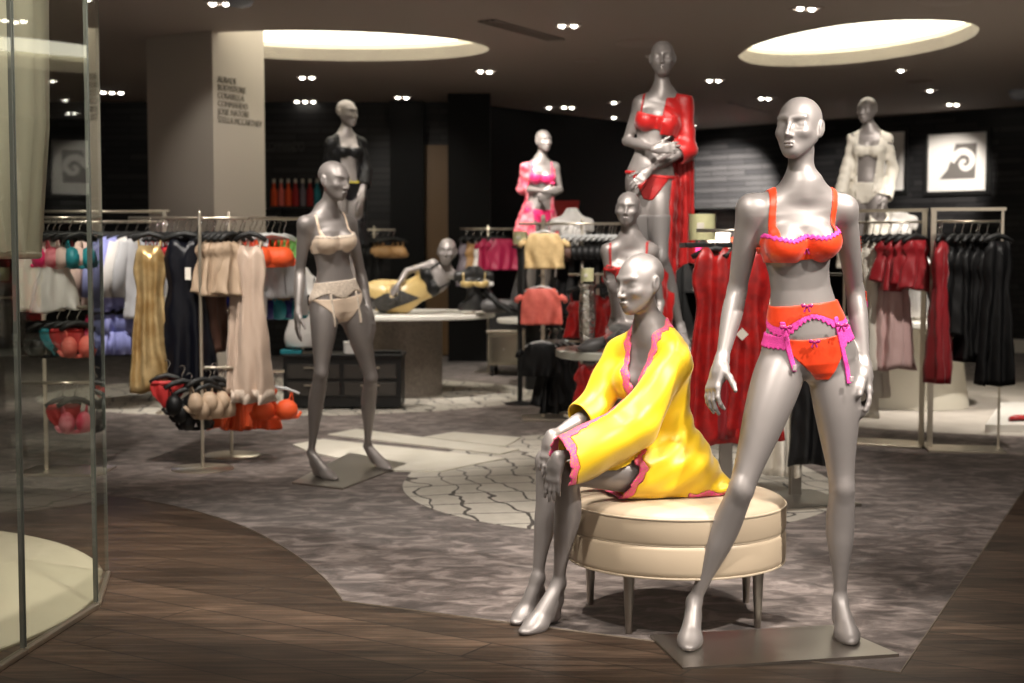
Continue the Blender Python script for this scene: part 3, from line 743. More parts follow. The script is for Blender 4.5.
def beige_dummy():
    P = J(337, 303, 8.33); N = J(327, 213, 8.30); Cc = J(331, 247, 8.30)
    SR, SL = J(305, 224, 8.20), J(349, 224, 8.42)
    ar = [(SR, J(300, 272, 8.27), J(298, 314, 8.15), J(297, 346, 8.10), (.9, .4, 0), -1, .22), (SL, J(361, 274, 8.52), J(369, 312, 8.44), J(377, 344, 8.38), (-.9, .5, 0), 1, .3)]
    z0 = .008
    hA, bA, tA = foot((329, 479.5), (338, 481.5), z0, .004); hB, bB, tB = foot((384, 469.5), (396, 473), z0, .02)
    r = nrm(np.cross(nrm((.55, -.83, 0)), (0, 0, 1)))
    lg = [(P + r * .082, J(321, 373, 8.22), J(311, 453, hA[1] + .0), hA, bA, tA), (P - r * .082, J(371, 377, 8.46), J(367.5, 446, hB[1] + .01), hB, bB, tB)]
    f, T, t, o = stand('bald silver mannequin in champagne bra and lace garter belt standing on a plate between racks', V3(-1.40, 7.75, -.01), V3(-.60, 9.05, 1.95), .0045, P, Cc, N, (.55, -.83, 0), (.64, -.77, 0), ar, lg,
        (J(334, 180, 8.26), (.80, -.55, -.22), (.10, -.06, 1)), .94, 1.02, .96, plt=[G(292, 484), G(343, 490), G(407, 465), G(350, 454)], base=J(343, 472, 8.5) * V3(1, 1, 0))
    arms = [a[:3] for a in ar]
    bra_set(f, T, t, o, arms, M_NUDE, M_NLACE, .0035, .006)
    b = brief_set(f, T, t, o, arms, M_NUDE, None, .004, .006, .03)
    belt = brief_set(f, T, t, o, arms, M_NLACE, None, .0035, .010, .125, 'garter_belt', .0) if False else None
    cut = off_arms(arms, .05); lo, hi = box_of(T, -.16, .17)
    def bl(x, y, z, B):
        X, Y, S = T.loc(x, y, z); th = np.arctan2(X, Y + .02); return cut(np.maximum(S - .130, .045 - .018 * np.cos(th * 4) + .004 * np.sin(th * 50) - S), x, y, z)
    belt = shell(f, lo, hi, .0035, bl, 'garter_belt', M_NLACE, t, o, .008, .005)
    for x0 in (-.095, .075):
        def gs(x, y, z, B):
            X, Y, S = T.loc(x, y, z); return np.maximum(np.maximum(np.abs(X - x0) - .0075, -Y), np.maximum(S - .06, -.125 - S))
        rebased(shell(f, lo, hi, .0035, gs, 'garter_strap', M_NLACE, belt, (0, 0, 0), .008, .004), o)
beige_dummy()
def black_dummy():
    D = 13.5; P = J(346, 189, D); N = J(346, 134, D)
    SR, SL = J(331, 143, D - .12), J(361, 143, D + .12)
    ar = [(SR, J(328, 172, D), J(332, 200, D - .12), J(334, 214, D - .15), (.9, .3, 0), -1, .3), (SL, J(366, 172, D + .1), J(362, 198, D - .05), J(359, 212, D - .1), (-.9, .4, 0), 1, .3)]
    r = nrm(np.cross(nrm((.5, -.86, 0)), (0, 0, 1))); zt = .78
    a0 = foot((340, 313), (346, 313), zt, .012, 1, (D - .2, D - .28)); a1 = foot((356, 313), (360, 313), zt, .012, 1, (D - .05, D - .12))
    lg = [(P + r * .085, J(338, 250, D - .1), J(336, 299, a0[0][1]), *a0), (P - r * .085, J(354, 250, D), J(352, 299, a1[0][1]), *a1)]
    f, T, t, o = stand('bald mannequin in black bra and black robe standing behind the champagne one', V3(-2.05, 12.9, .76), V3(-1.1, 14.1, 2.88), .007, P, None, N, (.5, -.86, 0), (.5, -.86, 0), ar, lg, (J(347, 113, D - .04), (.78, -.60, -.05)), 1.0, 1.14, 1.05, floor=zt)
    arms = [a[:3] for a in ar]
    bra_set(f, T, t, o, arms, M_BLACKF, M_BLACKL, .006, .009); brief_set(f, T, t, o, arms, M_BLACKF, M_YTRIM, .006, .010, .06)
    open_robe(f, T, t, o, arms, M_BLACKF, .008, .55, .10, None, .55, 0, None, ss=.95, lo=f.lo + V3(-.05, -.05, 0), hi=V3(-1.05, 14.1, 2.7), th=.016)
black_dummy()
def pink_dummy():
    D = 14.0; P = J(539, 214, D); N = J(541, 161, D)
    SR, SL = J(525, 168, D - .06), J(555, 167, D + .05)
    ar = [(SR, J(522, 189, D + .02), J(544, 191, D - .22), J(556, 190, D - .24), (0, 1, 0), -1, .2), (SL, J(560, 190, D + .05), J(551, 195, D - .2), J(538, 199, D - .22), (0, 1, .2), 1, .2)]
    r = nrm(np.cross(nrm((.3, -.95, 0)), (0, 0, 1))); zt = .70
    a0 = foot((534, 318), (538, 318), zt, .012, 1, (D - .1, D - .2)); a1 = foot((547, 318), (552, 318), zt, .012, 1, (D + .0, D - .1))
    lg = [(P + r * .085, J(532, 264, D - .05), J(531, 301, a0[0][1]), *a0), (P - r * .085, J(547, 264, D), J(545, 301, a1[0][1]), *a1)]
    f, T, t, o = stand('distant bald mannequin with crossed arms in hot pink lingerie and slipping raspberry robe', V3(-.1, 13.3, .68), V3(.70, 14.5, 2.65), .007, P, None, N, (.3, -.95, 0), (.2, -.97, 0), ar, lg, (J(543.5, 140.5, D - .04), (.45, -.88, -.10)), .96, .98, .96, floor=zt)
    arms = [a[:3] for a in ar]
    bra_set(f, T, t, o, arms, M_HOT, None, .006, .010); brief_set(f, T, t, o, arms, M_HOT, None, .006, .010, .04)
    open_robe(f, T, t, o, arms[:1], M_HOTR, .008, .24, .12, None, .35, .02, ss=.8, lo=V3(-.15, 13.3, 1.2), hi=V3(.75, 14.6, 2.45), th=.016)
pink_dummy()
TBL = V3(.675, 8.35, 0); TBZ = .77
def red_dummy():
    D = 8.5; P = J(650, 182, D); N = J(662, 95, D); Cc = J(657, 122, D)
    SR, SL = J(641, 103, D), J(684, 103, D + .02)
    ar = [(SR, J(627, 141, D + .05), J(655, 149, D - .20), J(681, 147, D - .22), (0, 1, 0), -1, .25), (SL, J(686, 150, D - .02), J(648, 170, D - .14), J(630, 192, D - .20), (0, .9, -.3), 1, .2)]
    zt = TBZ
    a0 = foot((642, 349), (640, 351), zt, .012, 1, (8.36, 8.26)); a1 = foot((684, 348), (686, 350), zt, .02, 1, (8.44, 8.34))
    lg = [(J(640, 187, D), J(641, 262, D - .02), J(644, 328, a0[0][1]), *a0, (0, -1, 0)), (J(659, 187, D), J(661, 258, D - .10), J(680, 326, a1[0][1]), *a1, (-.1, -1, 0))]
    f, T, t, o = stand('tall bald mannequin in red bra and long red robe standing on the small round table', V3(.50, 7.95, .76), V3(1.25, 8.95, 2.68), .0055, P, Cc, N, (-.1, -1, 0), (-.12, -1, 0), ar, lg, (J(662.5, 58, D - .03), (-.12, -.99, -.06)), .92, .955, .92, floor=zt, base=(1.0, 8.42, zt))
    arms = [a[:3] for a in ar]
    bra_set(f, T, t, o, arms, M_RED, M_REDL, .0045, .007); brief_set(f, T, t, o, arms, M_RED, M_REDL, .0045, .007, .032, 'briefs', 1.6)
    open_robe(f, T, t, o, arms[1:], M_RED, .006, .92, .10, -1, .22, .04, drape=[(J(681, 112, 8.60), J(680, 268, 8.60), .088, .075)], lo=V3(.55, 8.05, .9), hi=V3(1.45, 9.0, 2.35), th=.013)
    stockings(f, [[l[0], l[1], l[2]] for l in lg], t, o, M_SHEER, lambda x, y, z: z - 1.555, .005)
red_dummy()
def table_sitter():
    D = 8.15; P = J(632, 334, D + .06); N = J(630, 241, D + .02); zt = TBZ
    SR, SL = J(608, 251, D), J(651, 251, D + .04)
    ar = [(SR, J(603, 304, D + .02), J(611, 291, D - .16), J(607, 262, D - .17), (.3, -.9, .1), 1, .25), (SL, J(660, 303, D + .12), J(652, 338, D - .04), J(648, 352, D - .1), (0, .8, -.5), 1, .3)]
    ar[0] = (SR, J(617, 318, D - .02), J(613, 289, D - .17), J(607, 261, D - .19), (.4, -.8, .1), 1, .3)
    K0, K1 = J(634, 352, D - .44), J(622, 336, D - .36)
    A0, A1 = J(652, 352, D - .16), J(608, 343, D - .10)
    K0[2] = .855; K1[2] = .865; A0[2] = .83; A1[2] = .835
    h0 = A0 + V3(.05, .04, -.03); b0 = A0 + V3(.13, .02, -.05); t0 = A0 + V3(.19, .0, -.055)
    h1 = A1 + V3(-.02, .07, -.035); b1 = A1 + V3(-.10, .01, -.05); t1 = A1 + V3(-.155, -.01, -.055)
    lg = [(P + V3(-.08, -.02, .0), K0, A0, h0, b0, t0, (-.3, -.9, .3)), (P + V3(.08, 0, 0), K1, A1, h1, b1, t1, (0, -.9, .4))]
    f, T, t, o = stand('bald mannequin in red bra sitting on the small round table below the red robed one', V3(.25, 7.35, .76), V3(1.10, 8.55, 1.75), .0055, P, None, N, (-.2, -1, 0), (-.25, -1, 0), ar, lg, (J(628, 208.5, D), (-.22, -.97, -.05), (.04, 0, 1)), .90, .90, .86, floor=zt)
    arms = [a[:3] for a in ar]
    bra_set(f, T, t, o, arms, M_RED, M_REDL, .0045, .007, True); brief_set(f, T, t, o, arms, M_RED, None, .0045, .007, .04)
    stockings(f, [[l[1], l[2], l[5]] for l in lg], t, o, M_GREYST, lambda x, y, z: z - 3, .005)
table_sitter()
def white_dummy():
    D = 12.3; P = J(866, 191, D); N = J(870, 131, D); zt = .76
    SR, SL = J(853, 139, D + .05), J(887, 139, D - .05)
    ar = [(SR, J(847, 168, D + .02), J(840, 196, D - .10), J(838, 212, D - .13), (.8, .5, 0), -1, .2), (SL, J(893, 170, D + .02), J(886, 198, D - .10), J(882, 213, D - .14), (-.8, .5, 0), 1, .2)]
    r = nrm(np.cross(nrm((-.35, -.93, 0)), (0, 0, 1)))
    a0 = foot((855, 318), (852, 318), zt, .012, 1, (D - .1, D - .2)); a1 = foot((878, 318), (876, 318), zt, .012, 1, (D - .12, D - .22))
    lg = [(P + r * .085, J(857, 252, D - .05), J(857, 300, a0[0][1]), *a0), (P - r * .085, J(876, 252, D - .05), J(878, 300, a1[0][1]), *a1)]
    f, T, t, o = stand('bald mannequin in ivory lace lingerie and open ivory robe by the framed prints', V3(2.65, 11.8, .75), V3(3.45, 12.85, 2.72), .007, P, None, N, (-.35, -.93, 0), (-.3, -.95, 0), ar, lg, (J(867, 110, D - .03), (-.66, -.75, -.02)), .94, 1.02, .96, floor=zt)
    arms = [a[:3] for a in ar]
    bra_set(f, T, t, o, arms, M_IVORY, M_IVL, .006, .010); brief_set(f, T, t, o, arms, M_IVORY, None, .006, .010, .07)
    open_robe(f, T, t, o, arms, M_IVORY, .008, .70, .085, None, 1.0, .0, ss=.78, lo=V3(2.55, 11.75, 1.0), hi=V3(3.55, 12.95, 2.5), th=.016)
white_dummy()
def recliner():
    D = 13.1; zt = .78
    N = J(446, 272, D); P = J(397, 298, D); Cc = J(424, 286, D - .02)
    SR, SL = J(433, 264, D - .02), J(463, 279, D - .02)
    ar = [(SR, J(407, 271, D - .06), J(397, 286, D - .18), J(389, 297, D - .20), (.3, .9, -.3), -1, .3), (SL, J(482, 288, D - .05), J(501, 306, D - .2), J(512, 309, D - .22), (0, 0, -1), 1, .1)]
    up = nrm(N - P); r = np.cross((0, -1, 0), up)
    K0, K1 = J(356, 290, D - .16), J(360, 303, D - .10); A0, A1 = J(330, 304, D + .12), J(322, 307, D + .02)
    def ft(A): return A + V3(-.05, .03, -.03), A + V3(-.12, -.03, -.045), A + V3(-.18, -.04, -.05)
    lg = [(P + r * .075, K0, A0, *ft(A0), (-.2, -.9, .3)), (P - r * .05, K1, A1, *ft(A1), (-.2, -.9, .3))]
    f, T, t, o = stand('silver mannequin reclining on its side on the large round table in gold and black slip', V3(-2.05, 12.55, .77), V3(.15, 13.55, 1.55), .007, P, Cc, N, (0, -1, .05), (0, -1, .1), ar, lg, (J(447, 251, D - .04), (-.05, -1, -.06), (.06, 0, 1)), .94, 1.10, .94, floor=zt)
    arms = [a[:3] for a in ar]
    bra_set(f, T, t, o, arms, M_BLACKF, M_BLACKL, .006, .012, True, True)
    cut = off_arms(arms, .045); lo, hi = box_of(T, -.26, .36, .26, .24)
    hips = [(s_limb(P, P + (K0 - P) * .38, [.12, .115]), .05)]
    def slip(x, y, z, B):
        X, Y, S = T.loc(x, y, z); return cut(np.maximum(S - .300, -.20 + .03 * np.sin(X * 30) - S), x, y, z)
    sl = shell(f, lo, hi, .006, slip, 'slip_dress', M_GOLD, t, o, .014, .008, hips)
    def inset(x, y, z, B):
        X, Y, S = T.loc(x, y, z); return cut(np.maximum(np.maximum(S - .12 + X * .9, -.20 - S), np.abs(X + .01) - .075), x, y, z)
    rebased(shell(f, lo, hi, .006, inset, 'lace_panel', M_BLACKL, sl, (0, 0, 0), .020, .004, hips), o)
    stockings(f, [[l[0] + (l[1] - l[0]) * .4, l[1], l[2], l[5]] for l in lg], t, o, M_GREYST, lambda x, y, z: z - 3, .006, .007)
    a = ar[1]
    stockings(f, [[a[0] + (a[1] - a[0]) * .3, a[1], a[2], a[3]]], t, o, M_BLACKF, lambda x, y, z: z - 3, .006, .007, 'long_glove')
recliner()
# ---------------------------------------------------------------- the shop itself
def nodes(name):
    m = bpy.data.materials.new(name); m.use_nodes = True; nt = m.node_tree; return m, nt, nt.nodes['Principled BSDF']
def ramp(nt, src, stops):
    r = nt.nodes.new('ShaderNodeValToRGB'); e = r.color_ramp.elements
    while len(e) < len(stops): e.new(.5)
    for q, (p, c) in zip(e, stops): q.position = p; q.color = (*c, 1)
    nt.links.new(src, r.inputs['Fac']); return r.outputs['Color']
def coords(nt, sc=(1, 1, 1), rz=0.0):
    tc = nt.nodes.new('ShaderNodeTexCoord'); mp = nt.nodes.new('ShaderNodeMapping'); mp.inputs['Scale'].default_value = sc; mp.inputs['Rotation'].default_value = (0, 0, rz)
    nt.links.new(tc.outputs['Object'], mp.inputs['Vector']); return mp.outputs['Vector']
def noise(nt, vec, scale, detail=4, rough=.55, dist=0.0):
    n = nt.nodes.new('ShaderNodeTexNoise'); n.inputs['Scale'].default_value = scale; n.inputs['Detail'].default_value = detail; n.inputs['Roughness'].default_value = rough; n.inputs['Distortion'].default_value = dist
    nt.links.new(vec, n.inputs['Vector']); return n.outputs['Fac']
def mixc(nt, a, b, fac, mode='MIX'):
    x = nt.nodes.new('ShaderNodeMix'); x.data_type = 'RGBA'; x.blend_type = mode
    if isinstance(fac, float): x.inputs[0].default_value = fac
    else: nt.links.new(fac, x.inputs[0])
    for q, i in ((a, 6), (b, 7)):
        if isinstance(q, tuple): x.inputs[i].default_value = (*q, 1)
        else: nt.links.new(q, x.inputs[i])
    return x.outputs[2]
def bump(nt, b, h, s, d):
    n = nt.nodes.new('ShaderNodeBump'); n.inputs['Strength'].default_value = s; n.inputs['Distance'].default_value = d; nt.links.new(h, n.inputs['Height']); nt.links.new(n.outputs['Normal'], b.inputs['Normal'])
def carpet_mat():
    m, nt, b = nodes('mottled_carpet'); v = coords(nt, (1, 1.5, 1), R(20))
    n1 = noise(nt, v, 6.5, 5, .60, .9); n2 = noise(nt, coords(nt), 260, 2)
    c = ramp(nt, n1, [(.36, (.072, .055, .049)), (.50, (.150, .119, .107)), (.64, (.310, .255, .232))])
    nt.links.new(mixc(nt, c, ramp(nt, n2, [(.3, (.6, .6, .6)), (.7, (1, 1, 1))]), .5, 'MULTIPLY'), b.inputs['Base Color'])
    b.inputs['Roughness'].default_value = .95; b.inputs['Specular IOR Level'].default_value = .1; b.inputs['Sheen Weight'].default_value = .25
    bump(nt, b, n2, .5, .004); return m
WANG = R(-32.3)
def wood_mat():
    m, nt, b = nodes('dark_oak_planks'); v = coords(nt, (1, 1, 1), -WANG)
    br = nt.nodes.new('ShaderNodeTexBrick'); br.inputs['Scale'].default_value = 1.0; br.inputs['Brick Width'].default_value = 1.9; br.inputs['Row Height'].default_value = .19
    br.inputs['Mortar Size'].default_value = .004; br.inputs['Color1'].default_value = (.42, .40, .38, 1); br.inputs['Color2'].default_value = (1, .97, .93, 1); br.inputs['Mortar'].default_value = (.12, .12, .12, 1); br.offset = .37
    nt.links.new(v, br.inputs['Vector'])
    g = noise(nt, coords(nt, (.9, 11, 1), -WANG), 2.0, 7, .62, 1.2); g2 = noise(nt, coords(nt, (.5, 3.5, 1), -WANG), 1.3, 3)
    c = ramp(nt, g, [(.30, (.028, .018, .012)), (.50, (.085, .057, .040)), (.70, (.190, .132, .095))])
    c = mixc(nt, c, ramp(nt, g2, [(.3, (.5, .48, .46)), (.7, (1.25, 1.2, 1.15))]), .8, 'MULTIPLY')
    nt.links.new(mixc(nt, c, br.outputs['Color'], .92, 'MULTIPLY'), b.inputs['Base Color'])
    b.inputs['Roughness'].default_value = .46; b.inputs['Specular IOR Level'].default_value = .35; bump(nt, b, g, .25, .003); return m
def tile_mat(name='cream_mosaic', crack=True):
    m, nt, b = nodes(name); v = coords(nt, (1, 1, 1), R(-12))
    n0 = nt.nodes.new('ShaderNodeTexNoise'); n0.inputs['Scale'].default_value = 2.1; nt.links.new(v, n0.inputs['Vector'])
    vm = nt.nodes.new('ShaderNodeVectorMath'); vm.operation = 'MULTIPLY_ADD'; nt.links.new(n0.outputs['Color'], vm.inputs[0]); vm.inputs[1].default_value = (.42, .12, .2); nt.links.new(v, vm.inputs[2])
    br = nt.nodes.new('ShaderNodeTexBrick'); br.inputs['Scale'].default_value = 1.0; br.inputs['Brick Width'].default_value = .17; br.inputs['Row Height'].default_value = .31; br.inputs['Mortar Size'].default_value = .008; br.offset = .0
    br.inputs['Color1'].default_value = (.50, .46, .40, 1); br.inputs['Color2'].default_value = (.60, .56, .49, 1); br.inputs['Mortar'].default_value = (.08, .07, .065, 1)
    nt.links.new(vm.outputs[0], br.inputs['Vector'])
    n = noise(nt, v, 14, 4); nt.links.new(mixc(nt, br.outputs['Color'], ramp(nt, n, [(.3, (.75, .74, .72)), (.7, (1, 1, 1))]), .6, 'MULTIPLY'), b.inputs['Base Color'])
    b.inputs['Roughness'].default_value = .6; return m
def stone_mat():
    m, nt, b = nodes('dark_ledge_stone'); tc = nt.nodes.new('ShaderNodeTexCoord')
    mp = nt.nodes.new('ShaderNodeMapping'); mp.inputs['Rotation'].default_value = (R(-90), 0, 0); nt.links.new(tc.outputs['Object'], mp.inputs['Vector'])
    br = nt.nodes.new('ShaderNodeTexBrick'); br.inputs['Scale'].default_value = 1; br.inputs['Brick Width'].default_value = .62; br.inputs['Row Height'].default_value = .085; br.inputs['Mortar Size'].default_value = .007
    br.inputs['Color1'].default_value = (.009, .009, .010, 1); br.inputs['Color2'].default_value = (.030, .029, .030, 1); br.inputs['Mortar'].default_value = (.004, .004, .004, 1); nt.links.new(mp.outputs[0], br.inputs['Vector'])
    nt.links.new(br.outputs['Color'], b.inputs['Base Color']); b.inputs['Roughness'].default_value = .42; b.inputs['Specular IOR Level'].default_value = .3
    bump(nt, b, br.outputs['Color'], .7, .02); return m
M_CARPET, M_WOOD, M_TILE, M_STONE = carpet_mat(), wood_mat(), tile_mat(), stone_mat()
M_CEIL = mat('taupe_ceiling_paint', (.35, .295, .262), rough=.75)
M_DARK = mat('black_wall_paint', (.006, .006, .006), rough=.6, spec=.15)
M_PLASTER = mat('greige_plaster', (.47, .42, .36), rough=.8)
M_TEXT = mat('grey_lettering', (.17, .15, .125), rough=.5)
M_WELL = mat('cream_well_paint', (.80, .75, .60), rough=.8)
M_GLOW = mat('glowing_cove', (.9, .85, .7), emit=(1.0, .93, .76), estr=3.2)
M_BULB = mat('lamp_bulb', (1, 1, 1), emit=(1.0, .93, .82), estr=16)
M_BLACKM = mat('black_metal', (.015, .015, .015), rough=.4, metal=.3)
M_WHITE = mat('white_lacquer', (.72, .69, .63), rough=.3)
M_CREAM = mat('cream_tile_slab', (.60, .56, .47), rough=.5, noise=(7, .4, (.66, .62, .54)))
M_NICKEL = mat('satin_nickel', (.62, .56, .46), rough=.28, metal=.9)
def st(o, label=None):
    o['kind'] = 'structure'
    if label: o['label'] = label
    return o
def gpts(pts, z=0.0): return [tuple(G(u, v, z)[:2]) for u, v in pts]
def catmull(pts, n=6):
    P = [np.array(p, float) for p in pts]; out = []
    for i in range(len(P) - 1):
        a, b, c, d = P[max(i - 1, 0)], P[i], P[i + 1], P[min(i + 2, len(P) - 1)]
        for k in range(n):
            t = k / n; out.append(.5 * (2 * b + (c - a) * t + (2 * a - 5 * b + 4 * c - d) * t * t + (3 * b - a - 3 * c + d) * t ** 3))
    return out + [P[-1]]
def ell(cx, cy, rx, ry, n=72, rz=0.0): return [(cx + rx * math.cos(a) * math.cos(rz) - ry * math.sin(a) * math.sin(rz), cy + rx * math.cos(a) * math.sin(rz) + ry * math.sin(a) * math.cos(rz)) for a in np.linspace(0, 2 * PI, n, endpoint=False)]
X0, X1, Y0, Y1 = -9.0, 10.0, -2.5, 24.5
def slab(name, poly, z0, z1, m, label=None):
    a = sum(poly[i][0] * poly[(i + 1) % len(poly)][1] - poly[(i + 1) % len(poly)][0] * poly[i][1] for i in range(len(poly)))
    b = MB(); b.prism(poly if a > 0 else poly[::-1], z0, z1); return st(b.build(name, m), label)
def shell_room():
    slab('floor', [(X0, Y0), (X1, Y0), (X1, Y1), (X0, Y1)], -.12, 0, M_CARPET, 'mottled grey brown carpet across the shop floor')
    cur = [G(u, v)[:2] for u, v in ((40, 489), (103, 495), (150, 502), (200, 513), (250, 530), (290, 552), (320, 575), (336, 592), (343, 602))]
    poly = [tuple(p) for p in catmull(cur)] + [tuple(G(900, 674)[:2]), tuple(G(1024, 490)[:2]), (4.5, 11.4), (X1, 8.0), (X1, Y0), (X0, Y0), (X0, 8.6)]
    slab('floor_wood', poly, -.001, .003, M_WOOD, 'dark oak plank floor with a curved edge in front')
    b = MB(); edge = [(p[0], p[1], .003) for p in catmull(cur)] + [(*G(900, 674)[:2], .003), (*G(1024, 490)[:2], .003)]
    b.tube(edge, .0035, 6); st(b.build('trim_1', mat('dull_brass_edge', (.22, .18, .14), rough=.5, metal=.5)))
    slab('floor_mosaic', [(x, y if y < 8.2 else 8.2 + (y - 8.2) * 1.5) for x, y in ell(.62, 8.2, 1.25, 1.55)], -.001, .0025, M_TILE, 'round cream crazed mosaic inlay behind the ottoman')
    slab('floor_mosaic', ell(-2.1, 13.45, 2.35, 1.85), -.001, .0025, M_TILE, 'cream crazed mosaic inlay around the big round table')
    slab('floor_stone', ell(4.2, 12.6, 2.3, 2.35), -.001, .0025, mat('pale_stone_floor', (.36, .32, .28), rough=.6, noise=(5, .5, (.44, .40, .35))), 'pale stone inlay beyond the right racks')
    for i, q in enumerate((((328, 435.5), (356, 430), (519, 450.5), (500, 455.2)), ((293, 445.5), (323, 440.2), (506, 459.5), (472, 466), (440, 473), (395, 471.5), (308, 452.5)), ((424, 438), (454, 433), (521, 438.5), (505, 447.5)))):
        slab('trim_%d' % (i + 2), gpts(q), -.001, .010, M_CREAM, ('long pale slab inlay, the farther of two crossing the carpet', 'widest pale slab inlay behind the champagne mannequin', 'short pale slab inlay nearest the mosaic')[i])
    # ceiling with two cut-out light wells
    w1 = [tuple(q) for q in ell(-1.74, 13.70, 1.53, .97, rz=R(9))]
    wp = []
    Lp, Rp, Np, Fp = C(738, 55)[:2], C(979, 29)[:2], C(885, 20)[:2], C(800, 66)[:2]
    cx = (Lp + Rp) / 2; a = (Rp - Lp) / 2; d = (Fp - Np) / 2
    rim = [(738, 56), (742, 60), (752, 63.5), (770, 65.8), (800, 66.2), (840, 64.2), (880, 60), (920, 53.5), (950, 46.5), (972, 37.5), (979, 30), (975, 25), (962, 22), (940, 20.3), (910, 20), (880, 21.2), (840, 25.3), (800, 32.5), (770, 40), (750, 47.5)]
    w2 = [tuple(p[:2]) for p in [C(u, v) for u, v in rim]]; w2 = [tuple(p) for p in catmull(w2 + [w2[0]], 4)[:-1]]
    bm = bmesh.new()
    def loop(poly, z):
        vs = [bm.verts.new((x, y, z)) for x, y in poly]; return [bm.edges.new((vs[i], vs[(i + 1) % len(vs)])) for i in range(len(vs))]
    es = loop([(X0, Y0), (X1, Y0), (X1, Y1), (X0, Y1)], CEIL) + loop(w1, CEIL) + loop(w2, CEIL)
    bmesh.ops.triangle_fill(bm, edges=es, use_beauty=True)
    top = bmesh.ops.extrude_face_region(bm, geom=bm.faces[:]); bmesh.ops.translate(bm, vec=(0, 0, .12), verts=[v for v in top['geom'] if isinstance(v, bmesh.types.BMVert)])
    bmesh.ops.recalc_face_normals(bm, faces=bm.faces)
    me = bpy.data.meshes.new('ceiling'); bm.to_mesh(me); bm.free(); me.materials.append(M_CEIL); st(link(bpy.data.objects.new('ceiling', me)), 'taupe ceiling with two glowing oval wells')
    for i, w in enumerate((w1, w2)):
        a_ = sum(w[k][0] * w[(k + 1) % len(w)][1] - w[(k + 1) % len(w)][0] * w[k][1] for k in range(len(w)))
        if a_ < 0: w = w[::-1]
        n = len(w); b = MB(); o = [(x * 1.0, y * 1.0, CEIL + .001) for x, y in w]; b.add(o + [(x, y, CEIL + .17) for x, y in w], [(k, k + n, (k + 1) % n + n, (k + 1) % n) for k in range(n)])
        st(b.build('ceiling_well', M_WELL), ('cream rim of the left ceiling well', 'cream rim of the right ceiling well')[i])
        b = MB(); b.prism(w, CEIL + .17, CEIL + .19); st(b.build('ceiling_light_panel', M_GLOW), ('glowing top of the left ceiling well', 'glowing top of the right ceiling well')[i])
    # walls
    def wall(name, p, q, m, z1=CEIL, th=.15, label=None, z0=0.0):
        b = MB(); p = np.array(p, float); q = np.array(q, float); L = np.linalg.norm(q - p); b.box((L / 2, th / 2, (z0 + z1) / 2), (L, th, z1 - z0)); o = b.build(name, m); o.location = (p[0], p[1], 0); o.rotation_euler = (0, 0, math.atan2(q[1] - p[1], q[0] - p[0])); return st(o, label)
    wall('wall_back', (X0, 18.6), (-.72, 18.6), M_STONE, label='near black wall behind the left racks')
    wall('wall_jut', (-.72, 18.6), (2.9, 22.7), M_DARK, label='black wall slanting away at the centre')
    wall('wall_right', (2.9, 22.7), (X1, 16.4), M_STONE, label='dark ledge stone wall with framed prints')
    wall('wall_left', (X0, Y0), (X0, 18.6), M_DARK); wall('wall_side', (X1, 16.4), (X1, Y0), M_DARK)
    d = nrm(V3(X1 - 2.9, 16.4 - 22.7, 0)); n = V3(d[1], -d[0], 0)
    b = MB(); b.box((4.0, -.012, .09), (8.0, .024, .18)); o = b.build('baseboard_right', M_WHITE); o.location = (2.9, 22.7, 0); o.rotation_euler = (0, 0, math.atan2(d[1], d[0])); st(o)
    # brown door and its black surround in the back wall
    a0, a1 = J(425, 200, 18.5), J(451, 200, 18.5); b = MB(); b.box(((a0[0] + a1[0]) / 2, 18.56, 1.38), (a1[0] - a0[0], .08, 2.72), bev=.006); st(b.build('door_1', mat('brown_door', (.20, .115, .05), rough=.45)), 'brown door in the black back wall')
    a0, a1 = J(390, 200, 18.4), J(424, 200, 18.4); b = MB(); b.box(((a0[0] + a1[0]) / 2, 18.5, CEIL / 2), (a1[0] - a0[0], .2, CEIL)); st(b.build('wall_pier', mat('charcoal_pier', (.010, .010, .010), rough=.6, spec=.15)), 'charcoal pier beside the brown door')
    a0, a1 = J(452, 200, 17.6), J(486, 200, 17.6); b = MB(); b.box(((a0[0] + a1[0]) / 2, 17.9, CEIL / 2), (a1[0] - a0[0] + .1, .6, CEIL)); st(b.build('wall_block', M_DARK), 'black wall block right of the brown door')
    # pale column with brand lettering
    k = V3(-2.66, 12.75, 0); e1 = nrm((-.675, .36, 0)); e2 = nrm((.36, .58, 0)); s = .68; s1 = .765
    b = MB(); b.prism([tuple(p[:2]) for p in (k, k + e2 * s, k + e2 * s + e1 * s1, k + e1 * s1)], 0, CEIL + .17)
    col = st(b.build('column', M_PLASTER), 'square greige column with brand lettering')
    def text(body, size, name, m, org, xd, zd=(0, 0, 1), ext=.003, parent=None):
        c = bpy.data.curves.new(name, 'FONT'); c.body = body; c.size = size; c.extrude = ext; c.space_line = 1.0
        o = bpy.data.objects.new(name, c); COL.objects.link(o); bpy.context.view_layer.update()
        me = bpy.data.meshes.new_from_object(o.evaluated_get(bpy.context.evaluated_depsgraph_get())); COL.objects.unlink(o); bpy.data.objects.remove(o)
        o = bpy.data.objects.new(name, me); me.materials.clear(); me.materials.append(m); link(o, parent)
        x = Vector([float(q) for q in nrm(xd)]); z = Vector(zd); y = x.cross(z) * 1
        M = Matrix((x, z, -y if False else x.cross(z))).transposed().to_4x4(); M.translation = Vector([float(q) for q in org]); o.matrix_world = M; return o
